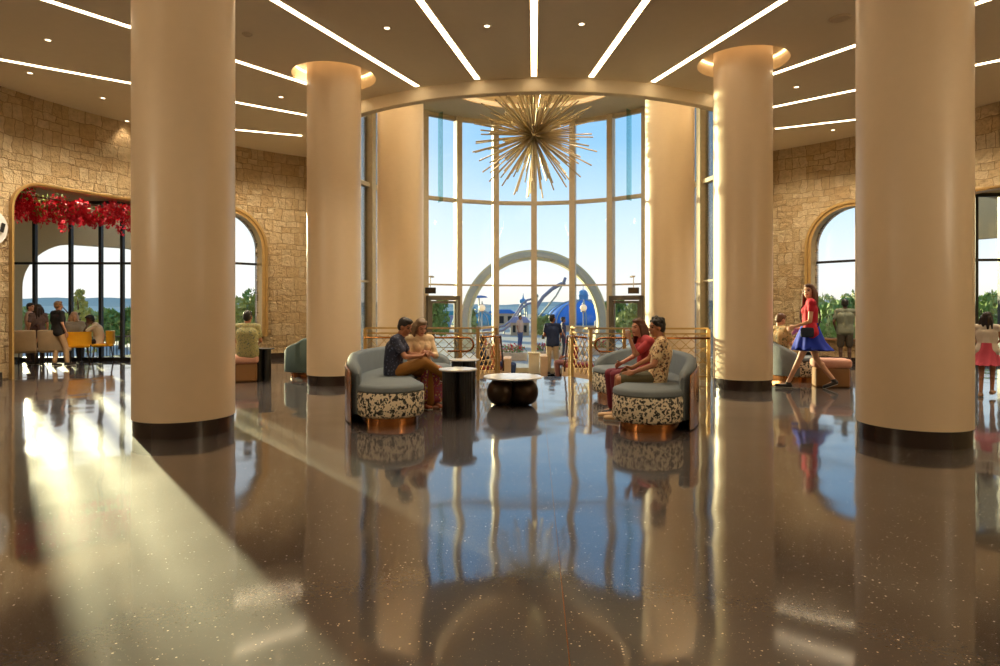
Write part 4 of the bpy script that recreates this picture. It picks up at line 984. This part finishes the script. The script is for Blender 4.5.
# walking woman
p = on_z(810, 388.5)
w, J = person('walking woman in red T-shirt and blue flared skirt, crossing right side', (p.x, p.y, 0), math.radians(72), STAND,
    dict(pelvis=(0, 0, .93), hipR=(.085, 0, .90), hipL=(-.085, 0, .90), knR=(.10, -.10, .50), knL=(-.08, .16, .50), anR=(.10, -.36, .15), toR=(.10, -.24, .035), anL=(-.08, .34, .09), toL=(-.08, .50, .045),
         elL=(-.22, .02, 1.12), wrL=(-.17, .24, 1.03), elR=(.23, -.05, 1.13), wrR=(.2, .16, .98), look=(-.85, .50, .05)),
    dict(top=(206, 26, 56), bc=(6, 50, 190), bottom='flared_skirt', loose=False, fem=True, skin='light', hair=(104, 60, 36), hl=.22, sleeve=.35, shoe=(36, 32, 34)), scale=1.045, vox=.009)
bm = bmesh.new(); c = V3((0, 0, 1.20)); ring = []
for k in range(33):
    a = 2 * PI * k / 32; q = V3((math.cos(a) * .19, 0, math.sin(a) * .30)); fy = .125 * 1.0 if True else 0
    # loop from the right shoulder to the left hip, front and back
    u = math.cos(a); z = 1.21 + .245 * u; x = .095 * u - .045 * (1 - u) * 0 - .04; y = .150 * math.sin(a)
    ring.append((-x * 1.0 if False else (.10 * u - .03), y, z))
tube(bm, ring, .012, 8); obj('bag_strap', bm, cm((66, 30, 34)), w, True)
bm = bmesh.new(); bx(bm, -.04, .04, -.10, .10, 0, .16, .025, mtx=Matrix.Translation((-.215, .06, .86))); obj('shoulder_bag', bm, cm((34, 44, 66)), w, True)
# man at the right window
p = on_z(845, 367)
person('man in grey-green T-shirt and dark shorts standing at the right window', (p.x, p.y, 0), math.radians(-18), STAND, dict(elR=(.33, .12, 1.30), wrR=(.52, .28, 1.40), elL=(-.26, -.03, 1.15), wrL=(-.20, .13, .98), look=(0, 1, -.05)),
    dict(top=(118, 122, 104), bc=(66, 58, 46), bottom='shorts', skin='dark', hair=(18, 15, 15), hl=0), scale=.93, vox=.012)
# reading person right
p = on_z(784, 381)
person('seated reader with short brown hair and khaki camouflage clothes, right wall', (p.x - .02, p.y + .15, -.055), math.radians(-62), SIT, dict(look=(.1, .8, -.35), knR=(.10, .44, .64), anR=(.0, .68, .42), toR=(.02, .8, .36), wrR=(.1, .32, .82), wrL=(-.08, .33, .82)),
    dict(top=camo, bc=camo, skin='fair', hair=(96, 60, 36), hl=0, sleeve=.7, shoe=(120, 60, 50)), vox=.012)
# girl far right
p = on_z(987, 397)
person('young girl in white sleeveless top and pink skirt, at right photo edge', (p.x, p.y, 0), math.radians(-40), STAND,
    dict(knR=(.08, .10, .52), anR=(.08, .02, .14), toR=(.09, .16, .10), anL=(-.09, -.12, .09), knL=(-.09, .0, .50), toL=(-.1, .03, .03), elR=(.24, -.02, 1.18), wrR=(.16, .2, 1.12), elL=(-.24, .0, 1.18), wrL=(-.18, .2, 1.1), look=(.2, .95, 0)),
    dict(top=(226, 214, 200), bc=(200, 70, 92), bottom='flared_skirt', loose=False, fem=True, skin='tan', hair=(40, 26, 22), hl=.14, sleeve=.18, shoe=(180, 140, 110)), scale=.77, vox=.012)
# man on the left bench, back view
p = on_z(245, 383)
person('man in sage printed shirt sitting on pink bench, seen from behind', (p.x - .05, p.y + .22, .0), math.radians(12), SIT, dict(look=(.1, 1, -.1)),
    dict(top=sage_print, bc=(120, 110, 90), skin='tan', hair=(30, 24, 22), hl=0), vox=.011, scale=1.0)
# man in navy polo
p = on_z(552.5, 374.8, ZL)
person('man in navy polo and khaki trousers standing in the sunken bay', (p.x, p.y, ZL), math.radians(-8), STAND, dict(look=(.75, .8, .15), elR=(.24, .05, 1.16), wrR=(.20, .22, 1.04), elL=(-.24, .0, 1.15), wrL=(-.16, .20, 1.06)),
    dict(top=(26, 44, 84), bc=(206, 184, 150), skin='tan', hair=(26, 22, 22), hl=0, shoe=(70, 56, 46)), scale=1.08, vox=.012)
# left vestibule
p = on_z(58, 366)
person('man in black tee and khaki trousers standing in the left vestibule', (p.x, p.y, 0), math.radians(-20), STAND, dict(look=(.2, 1, 0), anR=(.14, .16, .09), toR=(.15, .32, .03), knR=(.12, .12, .50), elL=(-.25, 0, 1.14), wrL=(-.22, .14, .96)),
    dict(top=(28, 24, 26), bc=(196, 160, 120), skin='fair', hair=(150, 112, 76), hl=0, sleeve=.7), scale=.90, vox=.012)
p = on_z(97, 361)
person('dark haired person in white shirt sitting on mustard chair, chin on hand', (p.x + .14, p.y - .13, -.05), math.radians(125) , SIT, dict(chest=(0, .03, .90), neck=(0, .10, 1.05), head=(0, .19, 1.14), look=(0, .85, -.4), shR=(.16, .06, 1.0), shL=(-.16, .06, 1.0), elL=(-.14, .34, .78), wrL=(-.05, .26, .98), elR=(.16, .30, .74)),
    dict(top=(232, 214, 190), bc=(34, 28, 28), skin='dark', hair=(22, 18, 18), hl=0), vox=.013)
p = on_z(73, 361.5)
person('fair haired person in grey top sitting behind the mustard tub chair', (p.x, p.y + .05, -.05), math.radians(30), SIT, dict(look=(.3, 1, 0)), dict(top=(150, 140, 130), bc=(60, 50, 46), skin='fair', hair=(190, 150, 120), hl=.05), vox=.014)
p = on_z(35, 364.5)
person('woman with long dark hair in mauve top beyond the tan lounge chairs', (p.x, p.y + .1, 0), math.radians(60), STAND, dict(look=(-.3, 1, -.1)), dict(top=(104, 84, 84), bc=(60, 50, 60), fem=True, skin='fair', hair=(46, 28, 24), hl=.24), scale=.86, vox=.013)
p = on_z(20, 366)
person('dark haired child peeking over the tan lounge chair by the jamb', (p.x, p.y + .45, 0), math.radians(160), STAND, dict(look=(.2, 1, 0)), dict(top=(70, 44, 44), bc=(50, 40, 40), fem=True, skin='fair', hair=(40, 24, 22), hl=.16), scale=.68, vox=.013)
p = on_z(14, 365)
person('person in pale pink shirt partly cut off by the left opening jamb', (p.x, p.y + .5, 0), math.radians(-60), STAND, dict(look=(.5, 1, 0)), dict(top=(214, 176, 160), bc=(90, 70, 60), skin='fair', hair=(40, 28, 24), hl=0), scale=.88, vox=.014)
# sunken bay sitters
q = Vector((-1.02, 17.5, ZL))
person('bay visitor in orange top and jeans sitting on the left stone bench', (q.x, q.y, ZL - .03), math.radians(-100), SIT, dict(look=(.3, 1, -.1)), dict(top=(220, 132, 92), bc=(40, 60, 110), skin='tan', hair=(36, 24, 24), hl=0), vox=.014)
person('bay visitor in navy jacket sitting behind the left stair railing', (-1.42, 17.7, ZL - .03), math.radians(-80), SIT, dict(look=(.2, 1, -.1)), dict(top=(40, 56, 90), bc=(70, 60, 60), skin='tan', hair=(60, 40, 34), hl=.1, sleeve=1.8), vox=.014)
person('bay visitor in maroon top sitting on the right stone bench', (1.1, 18.35, ZL - .03), math.radians(80), SIT, dict(look=(.2, 1, -.1)), dict(top=(130, 30, 44), bc=(150, 100, 100), skin='tan', hair=(46, 32, 30), hl=.1), vox=.014)

# ------------------------------------------------------------------ outside
bm = bmesh.new(); bx(bm, -160, 160, 10, 700, -1.5, -.72)
o = struct(obj('ground', bm, 'ground_out'))
bm = bmesh.new(); n = 120; rg = random.Random(5)
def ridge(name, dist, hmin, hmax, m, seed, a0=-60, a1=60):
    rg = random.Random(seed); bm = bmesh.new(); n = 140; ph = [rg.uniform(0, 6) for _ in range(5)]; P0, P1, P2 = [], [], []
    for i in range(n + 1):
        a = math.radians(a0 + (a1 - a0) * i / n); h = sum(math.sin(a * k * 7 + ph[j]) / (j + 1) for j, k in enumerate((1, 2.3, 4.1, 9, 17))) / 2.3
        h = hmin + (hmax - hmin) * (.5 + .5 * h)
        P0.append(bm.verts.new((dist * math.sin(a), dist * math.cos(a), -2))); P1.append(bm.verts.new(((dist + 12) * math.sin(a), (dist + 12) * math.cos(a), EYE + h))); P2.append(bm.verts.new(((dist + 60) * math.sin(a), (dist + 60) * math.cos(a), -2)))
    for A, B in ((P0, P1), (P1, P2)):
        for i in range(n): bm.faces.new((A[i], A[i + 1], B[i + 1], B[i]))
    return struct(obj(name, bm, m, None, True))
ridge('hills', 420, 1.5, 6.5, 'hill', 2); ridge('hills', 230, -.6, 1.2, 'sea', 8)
def leafy(bm, c, R, n, size, rng, flat=1.0):
    for _ in range(n):
        d = Vector((rng.gauss(0, 1), rng.gauss(0, 1), rng.gauss(0, 1))).normalized() * R * rng.uniform(.55, 1) ** .6; d.z *= flat
        p = Vector(c) + d; e = Euler((rng.uniform(0, 6.3), rng.uniform(0, 6.3), rng.uniform(0, 6.3))).to_matrix(); s = size * rng.uniform(.6, 1.3)
        bm.faces.new([bm.verts.new(p + e @ Vector(v) * s) for v in ((-1, 0, 0), (0, -.5, .1), (1, 0, 0), (0, .5, .1))])
def tree(label, x, y, h, R, z0=-.72, m='leaf', n=1400, size=.13, seed=1, group='trees outside the windows', conical=False):
    rg = random.Random(seed); t = thing('tree', label, 'tree', (x, y, z0), 0, group); bm = bmesh.new()
    tube(bm, [(0, 0, -.1), (.04, .02, h * .35), (-.03, 0, h * .7)], [.11, .08, .04], 8)
    for k in range(5): a = k * 1.3; tube(bm, [(0, 0, h * (.3 + .07 * k)), (math.cos(a) * R * .6, math.sin(a) * R * .6, h * (.5 + .08 * k))], [.04, .015], 6)
    obj('trunk', bm, 'bark', t, True); bm = bmesh.new()
    for k in range(9):
        f = k / 8; a = k * 2.4; rr = R * ((1.05 - f * .8) if conical else (.75 - abs(f - .45) * .5)); off = R * .45 * (1 - f if conical else .8)
        leafy(bm, (math.cos(a) * off, math.sin(a) * off, h * (.30 + .62 * f)), rr * .62, n // 9, size, rg, .8)
    obj('crown', bm, m, t); return t
p = at_depth(80, 300, 23.0); tree('sparse sapling tree outside the left vestibule windows', p.x, p.y, 2.9, .85, -.72, 'leaf2', 900, .085, 3, conical=True)
for k, (px, dep, h, R, lab) in enumerate(((14, 40, 2.0, 1.6, 'low bushy tree left of the sapling outside'), (58, 36, 1.7, 1.4, 'low green tree directly behind the sapling'), (96, 38, 1.9, 1.5, 'low green tree right of the sapling'), (120, 33, 2.0, 1.2, 'bushy tree behind the seated person in white shirt'),
        (246, 30, 2.6, 1.6, 'green tree beyond the left arched window'), (262, 40, 3.4, 1.8, 'taller green tree at the right edge of left arched window'), (815, 34, 2.6, 1.9, 'green tree left of the man at the right window'), (838, 30, 2.4, 1.6, 'green tree behind the man at the right window'), (860, 42, 3.2, 2.2, 'large tree hidden partly by right foreground column'),
        (985, 34, 2.8, 1.8, 'green tree outside the far right vestibule'), (637, 34, 2.4, 1.4, 'green tree seen through the right bay door'), (433, 40, 2.6, 1.5, 'green tree seen through the left bay door'), (543, 44, 1.5, .8, 'green tree left of the big blue dome'), (613, 46, 2.6, 1.5, 'green tree right of the stone ring'), (466, 44, 1.9, 1.1, 'green tree at the left foot of stone ring'))):
    p = at_depth(px, 308, dep); tree(lab, p.x, p.y, h, R, -.72, 'leaf' if k % 2 else 'leaf2', 1100, .17, 10 + k)
# portal ring
c = at_depth(533.5, 323, 31); t = thing('ring_portal', 'giant upright ring portal outside the bay windows', 'sculpture', c)
def ring_section(bm, r0, r1, y0, y1, seg=96):
    R_ = [[bm.verts.new((r * math.cos(2 * PI * i / seg), y, r * math.sin(2 * PI * i / seg))) for i in range(seg)] for r, y in ((r0, y0), (r1, y0), (r1, y1), (r0, y1))]
    for j in range(4):
        for i in range(seg): bm.faces.new((R_[j][i], R_[j][(i + 1) % seg], R_[(j + 1) % 4][(i + 1) % seg], R_[(j + 1) % 4][i]))
Ro = 72.5 / F * 31; bm = bmesh.new(); ring_section(bm, Ro * .875, Ro, -.45, .45); autosmooth(obj('ring_body', bm, 'ring_concrete', t))
bm = bmesh.new(); ring_section(bm, Ro * .90, Ro * .975, -.52, .52); autosmooth(obj('ring_inlay', bm, 'iron', t))
bm = bmesh.new()
for s in (-1, 1): bx(bm, s * Ro * .93 - .35, s * Ro * .93 + .35, -.7, .7, -1.45, -.5, .04)
obj('footing', bm, 'ring_concrete', t)
# blue domed pavilion
def dome_building(label, px, dep, r, h, cup, m, group='domed pavilions'):
    p = at_depth(px, 308, dep); t = thing('domed_pavilion', label, 'building', (p.x, p.y, -.72), 0, group)
    bm = bmesh.new(); lathe(bm, [(r, 0), (r, h * .14), (r * 1.05, h * .15), (r * 1.05, h * .2), (r, h * .2)], 48); autosmooth(obj('drum', bm, 'ochre', t))
    bm = bmesh.new(); lathe(bm, [(r * 1.0 * math.cos(u), h * .2 + h * .8 * math.sin(u)) for u in [math.radians(v) for v in range(0, 89, 8)]] + [(0.001, h)], 64, wave=lambda a, z: .02 * abs(math.sin(a * 8))); obj('dome', bm, m, t, True)
    bm = bmesh.new()
    for k in range(16):
        a = 2 * PI * k / 16; tube(bm, [(1.02 * r * math.cos(u) * math.cos(a), 1.02 * r * math.cos(u) * math.sin(a), h * .2 + h * .81 * math.sin(u)) for u in [math.radians(v) for v in range(0, 86, 10)]], .05, 5)
    obj('dome_ribs', bm, 'iron', t)
    bm = bmesh.new(); lathe(bm, [(cup, h * .96), (cup, h * .96 + cup * 1.0), (cup * 1.2, h * .96 + cup * 1.05)] + [(cup * math.cos(u), h * .96 + cup * 1.1 + cup * 1.1 * math.sin(u)) for u in [math.radians(v) for v in range(0, 88, 12)]] + [(cup * .08, h * .96 + cup * 2.3), (0.01, h * .96 + cup * 3.6)], 24); autosmooth(obj('cupola', bm, 'blue_light' if m == 'blue_dome' else m, t))
    return t
dome_building('big blue ribbed dome with cupola, seen inside the ring at right', 583, 60, 3.6, 2.9, .48, 'blue_dome')
dome_building('small turquoise dome seen inside the ring at left', 474, 64, 2.2, 2.0, .16, 'teal_roof')
dome_building('low blue dome beside the right edge of the stone ring', 612, 82, 2.4, 2.1, .2, 'blue_dome')
dome_building('pale turquoise dome seen through the left bay door', 430, 58, 1.8, 1.9, .1, 'teal_roof')
for px, lab in ((482, 'globe lamp post seen inside the ring at left'), (583.5, 'globe lamp post in front of the big blue dome')):
    p = at_depth(px, 308, 29); t = thing('street_lamp', lab, 'lamp', (p.x, p.y, -.72), 0, 'globe lamp posts on the plaza')
    bm = bmesh.new(); tube(bm, [(0, 0, 0), (0, 0, .25), (0, 0, .3), (0, 0, 1.95)], [.09, .07, .035, .028], 12); obj('pole', bm, 'iron', t, True)
    bm = bmesh.new(); sph(bm, (0, 0, 2.13), .155); obj('globe', bm, 'globe', t, True)
    bm = bmesh.new(); lathe(bm, [(.10, 1.93), (.12, 1.99), (.06, 2.0)], 16); lathe(bm, [(.06, 2.27), (.05, 2.31), (.01, 2.45)], 16); obj('cap', bm, 'iron', t, True)
# rides: curved steel arms, towers, roofs
def AT(px, py, dep): return at_depth(px, py, dep)
t = thing('steel_arm', 'long curved steel arm rising to the upper right inside the ring', 'ride', AT(540, 330, 48)); O = Vector(t.location)
bm = bmesh.new(); tube(bm, [AT(*v, 48) - O for v in ((534, 316), (537, 306), (543, 297), (552, 289), (560, 284.5), (565, 282.5))], .14, 8); obj('curved_beam', bm, 'purple_steel', t, True)
bm = bmesh.new(); tube(bm, [AT(*v, 48) - O for v in ((538, 318), (556, 296), (564.5, 281))], .07, 6); obj('strut', bm, 'iron', t, True)
bm = bmesh.new(); tube(bm, [AT(563, 284, 48) - O, AT(565.5, 277.5, 48) - O], [.15, .1], 8); obj('beam_tip', bm, 'purple_steel', t, True)
bm = bmesh.new(); tube(bm, [AT(535, 335, 48) - O, AT(536, 296, 48) - O], [.3, .12], 8); sph(bm, AT(536.5, 296, 48) - O, .16, sub=2); obj('mast', bm, 'iron', t, True)
t = thing('coaster_track', 'lilac steel coaster track swooping up at the left of centre', 'ride', AT(515, 330, 52)); O = Vector(t.location)
pts = [AT(*v, 52) - O for v in ((480, 335), (492, 333), (504, 330), (511, 324), (517, 316), (521, 309), (527, 304), (536, 302))]
for dz in (0, .32):
    bm = bmesh.new(); tube(bm, [q + Vector((0, dz * 2, dz)) for q in pts], .09, 7); obj('rail', bm, 'purple_steel', t, True)
for k in range(len(pts) - 1):
    bm = bmesh.new(); tube(bm, [pts[k], (pts[k].x, pts[k].y, AT(500, 338, 52).z - O.z)], .06, 6); obj('support', bm, 'iron', t, True)
t = thing('ride_tower', 'pale spired ride tower just left of the central mullion', 'ride', AT(523, 330, 58)); O = Vector(t.location)
bm = bmesh.new()
for dx in (-2.6, 2.6): tube(bm, [AT(523 + dx, 331, 58) - O, AT(523 + dx * .7, 301, 58) - O], .1, 6)
for yy in (322, 314, 306, 301): tube(bm, [AT(520.6, yy, 58) - O, AT(525.4, yy, 58) - O], .06, 5)
obj('frame', bm, 'iron', t); bm = bmesh.new(); c = AT(523, 303, 58) - O; lathe(bm, [(.34, 0), (.36, .25), (.1, .4), (.02, .9)], 12); bmesh.ops.translate(bm, verts=bm.verts[:], vec=c); obj('spire', bm, 'blue_light', t)
def kiosk(label, px, dep, w, h, wall, roof):
    p = at_depth(px, 308, dep); t = thing('park_building', label, 'building', (p.x, p.y, -.72), 0, 'low buildings across the plaza')
    bm = bmesh.new(); bx(bm, -w / 2, w / 2, -1, 1, 0, h); obj('wall', bm, wall, t)
    bm = bmesh.new(); prism(bm, [(-w / 2 - .15, h), (w / 2 + .15, h), (w / 2 * .6, h + .45), (-w / 2 * .6, h + .45)], Matrix.Translation((0, -1.15, 0)), 2.3); obj('roof', bm, roof, t)
    for k in range(3):
        x = (k - 1) * w * .3; bm = bmesh.new(); bx(bm, x - w * .08, x + w * .08, -1.04, -.98, h * .25, h * .8, .01); obj('window', bm, 'dark_metal', t)
for a in (('blue roofed low building left of centre mullion', 502, 74, 3.2, 1.5, 'ochre', 'blue_dome'), ('ochre building under the ride tower', 520, 50, 1.4, 1.0, 'ochre', 'lilac'), ('lilac building right of centre mullion', 542, 55, 1.9, 1.2, 'lilac', 'blue_light'), ('blue building between mullion and dome', 556, 70, 2.0, 1.3, 'ochre', 'blue_dome'), ('turquoise roofed building left of the ring', 449, 76, 3, 1.3, 'lilac', 'teal_roof'), ('pale building right of the ring', 624, 74, 2.6, 1.4, 'ochre', 'blue_light')): kiosk(*a)
for k, (px, dep, lab) in enumerate(((512, 26, 'rose flower bed planter left of the central mullion outside'), (546, 27, 'rose flower bed planter just right of the central mullion outside'), (562, 30, 'rose flower bed planter behind the standing man outside'), (490, 28, 'rose flower bed planter below the left globe lamp'), (602, 29, 'rose flower bed planter below the ring right foot'))):
    p = at_depth(px, 308, dep); t = thing('flower_planter', lab, 'planter', (p.x, p.y, -.72), 0, 'flower beds on the plaza'); rg = random.Random(40 + k)
    bm = bmesh.new(); bx(bm, -.62, .62, -.3, .3, 0, .32, .03); obj('trough', bm, 'stone_pale', t)
    bm = bmesh.new(); cluster(bm, (0, 0, .42), 260, .6, .3, .2, .05, rg); obj('leaves', bm, 'leaf', t); bm = bmesh.new(); cluster(bm, (0, 0, .5), 160, .6, .3, .2, .045, rg); obj('petals', bm, 'petal', t)
for px, dep, top_, bc_, lab in ((563, 27.5, (70, 60, 80), (60, 56, 70), 'visitor in dark clothes walking on the plaza right of the standing man'), (520, 34, (220, 180, 160), (70, 90, 140), 'visitor in pale top on the plaza left of the central mullion'), (598, 33, (230, 226, 220), (60, 70, 100), 'visitor in white top on the plaza under the right ring foot')):
    p = at_depth(px, 308, dep); person(lab, (p.x, p.y, -.72), .6 * px, STAND, {}, dict(top=top_, bc=bc_, skin='tan', hl=0), vox=.022)
t = thing('wing_canopy', 'dark blue wing shaped canopy inside the ring at upper left', 'canopy', AT(479, 298, 44)); O = Vector(t.location); bm = bmesh.new()
prism(bm, [(-.55, 0), (.55, .02), (.5, .12), (.2, .17), (-.2, .15), (-.45, .1)], Matrix.Translation((0, -.6, 0)), 1.2); obj('canopy', bm, 'blue_dome', t)
bm = bmesh.new(); tube(bm, [(0, 0, 0), (0, 0, -.72 - O.z)], .05, 8); obj('pole', bm, 'iron', t)
# slim railing of the terrace outside the left windows
t = thing('terrace_fence', 'slim dark terrace fence outside the left vestibule glass', 'fence', (0, 0, 0)); bm = bmesh.new(); pr = [wpt(wall_angle(px, 18.4), 18.4) for px in (-20, 30, 70, 110, 150, 190)]
tube(bm, [q + Vector((0, 0, .42)) for q in pr], .025, 6); obj('top_rail', bm, 'dark_metal', t); bm = bmesh.new()
for a, b in zip(pr, pr[1:]):
    for k in range(12): q = a.lerp(b, k / 12); obox(bm, (q.x, q.y, -.72), (q.x, q.y, .42), .02, .02, Vector((1, 0, 0)))
obj('balusters', bm, 'dark_metal', t)

# ------------------------------------------------------------------ light
SUN_EL, SUN_AZ = math.radians(7.4), math.radians(-40.4)
sd_ = Vector((math.sin(SUN_AZ) * math.cos(SUN_EL), math.cos(SUN_AZ) * math.cos(SUN_EL), math.sin(SUN_EL)))
L = bpy.data.lights.new('sun', 'SUN'); L.energy = 11; L.angle = math.radians(1.1); L.color = (1, .90, .52)
lo = bpy.data.objects.new('sun', L); COL.objects.link(lo); lo.rotation_euler = sd_.to_track_quat('Z', 'Y').to_euler()
def spot(name, p, e, ang=100, r=.05, col=(1, .86, .64), blend_=.8):
    L = bpy.data.lights.new(name, 'SPOT'); L.energy = e; L.spot_size = math.radians(ang); L.spot_blend = blend_; L.shadow_soft_size = r; L.color = col
    o = bpy.data.objects.new(name, L); COL.objects.link(o); o.location = p; return o
for k, p in enumerate(spots): spot('downlight_lamp', (p.x, p.y, p.z - .03), 25 if k in (6, 9) else 300, 92)
for k, a in enumerate(range(-88, -34, 9)): # added row of fill spots brightening the stone walls
    for s_ in (1, -1): q = wpt(math.radians(a * s_), WR - 1.35); spot('wall_fill', (q.x, q.y, ZC - .03), 270, 128, .06)
for x in (-9.3, 9.3): # added unseen point lights brightening the ceiling and column sides
    L = bpy.data.lights.new('side_fill', 'POINT'); L.energy = 320; L.color = (1, .86, .64); L.shadow_soft_size = .3
    o = bpy.data.objects.new('side_fill', L); COL.objects.link(o); o.location = (x, .5, 3.4)
# unseen downlights added as warm fill over the hall behind the camera
for x in (-8.4, -4.8, -1.6, 1.6, 4.8, 8.4):
    for y in (-2.6, 1.2, 5.0): spot('downlight_lamp', (x, y, ZC - .03), 70, 100)
for a in range(-70, 71, 20): # spots added round the rotunda ring to raise the light there
    q = radial(a, RR + .45); spot('ring_fill', (q.x, q.y, ZC - .02), 80, 92, .03)
for a in range(-54, 55, 18): # added upward spots hidden behind the ring fascia, brightening the bay ceiling
    q = radial(a, RR - .42); o = spot('bay_ceiling_fill', (q.x, q.y, ZC + .1), 260, 150, .05, (1, .92, .78)); o.rotation_euler = (PI, 0, 0)
for k in range(8):  # ring of downward spots added to brighten the bay and its columns
    a = 2 * PI * k / 8; spot('bay_fill', (CC[0] + 2.2 * math.cos(a), CC[1] + 2.2 * math.sin(a), ZB - .02), 120, 112, .05, (1, .92, .76))
for px in (30, 75, 115): q = wpt(wall_angle(px, 11.4), 11.4); spot('vestibule_fill', (q.x, q.y, 4.15), 55, 150)  # fill spots added to lift the hanging flowers and left vestibule
for px in (985, 1030): q = wpt(wall_angle(px, 11.4), 11.4); spot('vestibule_fill', (q.x, q.y, 4.15), 55, 150)  # same added fill for the right vestibule
W = bpy.data.worlds.new('sky'); S.world = W; W.use_nodes = True; n = W.node_tree.nodes; l = W.node_tree.links; bg = n['Background']
tc = n.new('ShaderNodeTexCoord'); sp = n.new('ShaderNodeSeparateXYZ'); l.new(tc.outputs['Generated'], sp.inputs[0])
cr = n.new('ShaderNodeValToRGB'); e = cr.color_ramp.elements; e[0].position = 0; e[0].color = lin((250, 240, 226)); e[1].position = 1; e[1].color = lin((112, 160, 226))
for pos, c in ((.04, (246, 246, 246)), (.13, (214, 236, 250)), (.25, (152, 204, 248)), (.5, (124, 182, 242))): x = e.new(pos); x.color = lin(c)
l.new(sp.outputs[2], cr.inputs[0])
dt = n.new('ShaderNodeVectorMath'); dt.operation = 'DOT_PRODUCT'; l.new(tc.outputs['Generated'], dt.inputs[0]); dt.inputs[1].default_value = sd_
mr = n.new('ShaderNodeMapRange'); mr.inputs[1].default_value = .80; mr.inputs[2].default_value = 1.0; mr.inputs[3].default_value = 0; mr.inputs[4].default_value = .8; l.new(dt.outputs['Value'], mr.inputs[0])
mx = n.new('ShaderNodeMix'); mx.data_type = 'RGBA'; l.new(mr.outputs[0], mx.inputs[0]); l.new(cr.outputs[0], mx.inputs[6]); mx.inputs[7].default_value = (1.0, .97, .93, 1)
l.new(mx.outputs[2], bg.inputs[0]); bg.inputs[1].default_value = 1.22

cam = bpy.data.cameras.new('camera'); cam.sensor_width = 36; cam.lens = F * 36 / 1000; cam.shift_y = (333 - HY) / 1000 * -1; cam.clip_end = 2000; cam.clip_start = .05
co = bpy.data.objects.new('camera', cam); COL.objects.link(co); co.location = (0, 0, EYE); co.rotation_euler = (PI / 2, 0, PHI); S.camera = co
S.view_settings.view_transform = 'Standard'; S.view_settings.look = 'None'; S.view_settings.exposure = 0; S.view_settings.gamma = 1; S.view_settings.use_curve_mapping = False
S.cycles.use_denoising = True; S.cycles.max_bounces = 8; S.cycles.diffuse_bounces = 5; S.cycles.transparent_max_bounces = 16; S.cycles.sample_clamp_indirect = 8; S.cycles.caustics_reflective = False; S.cycles.caustics_refractive = False
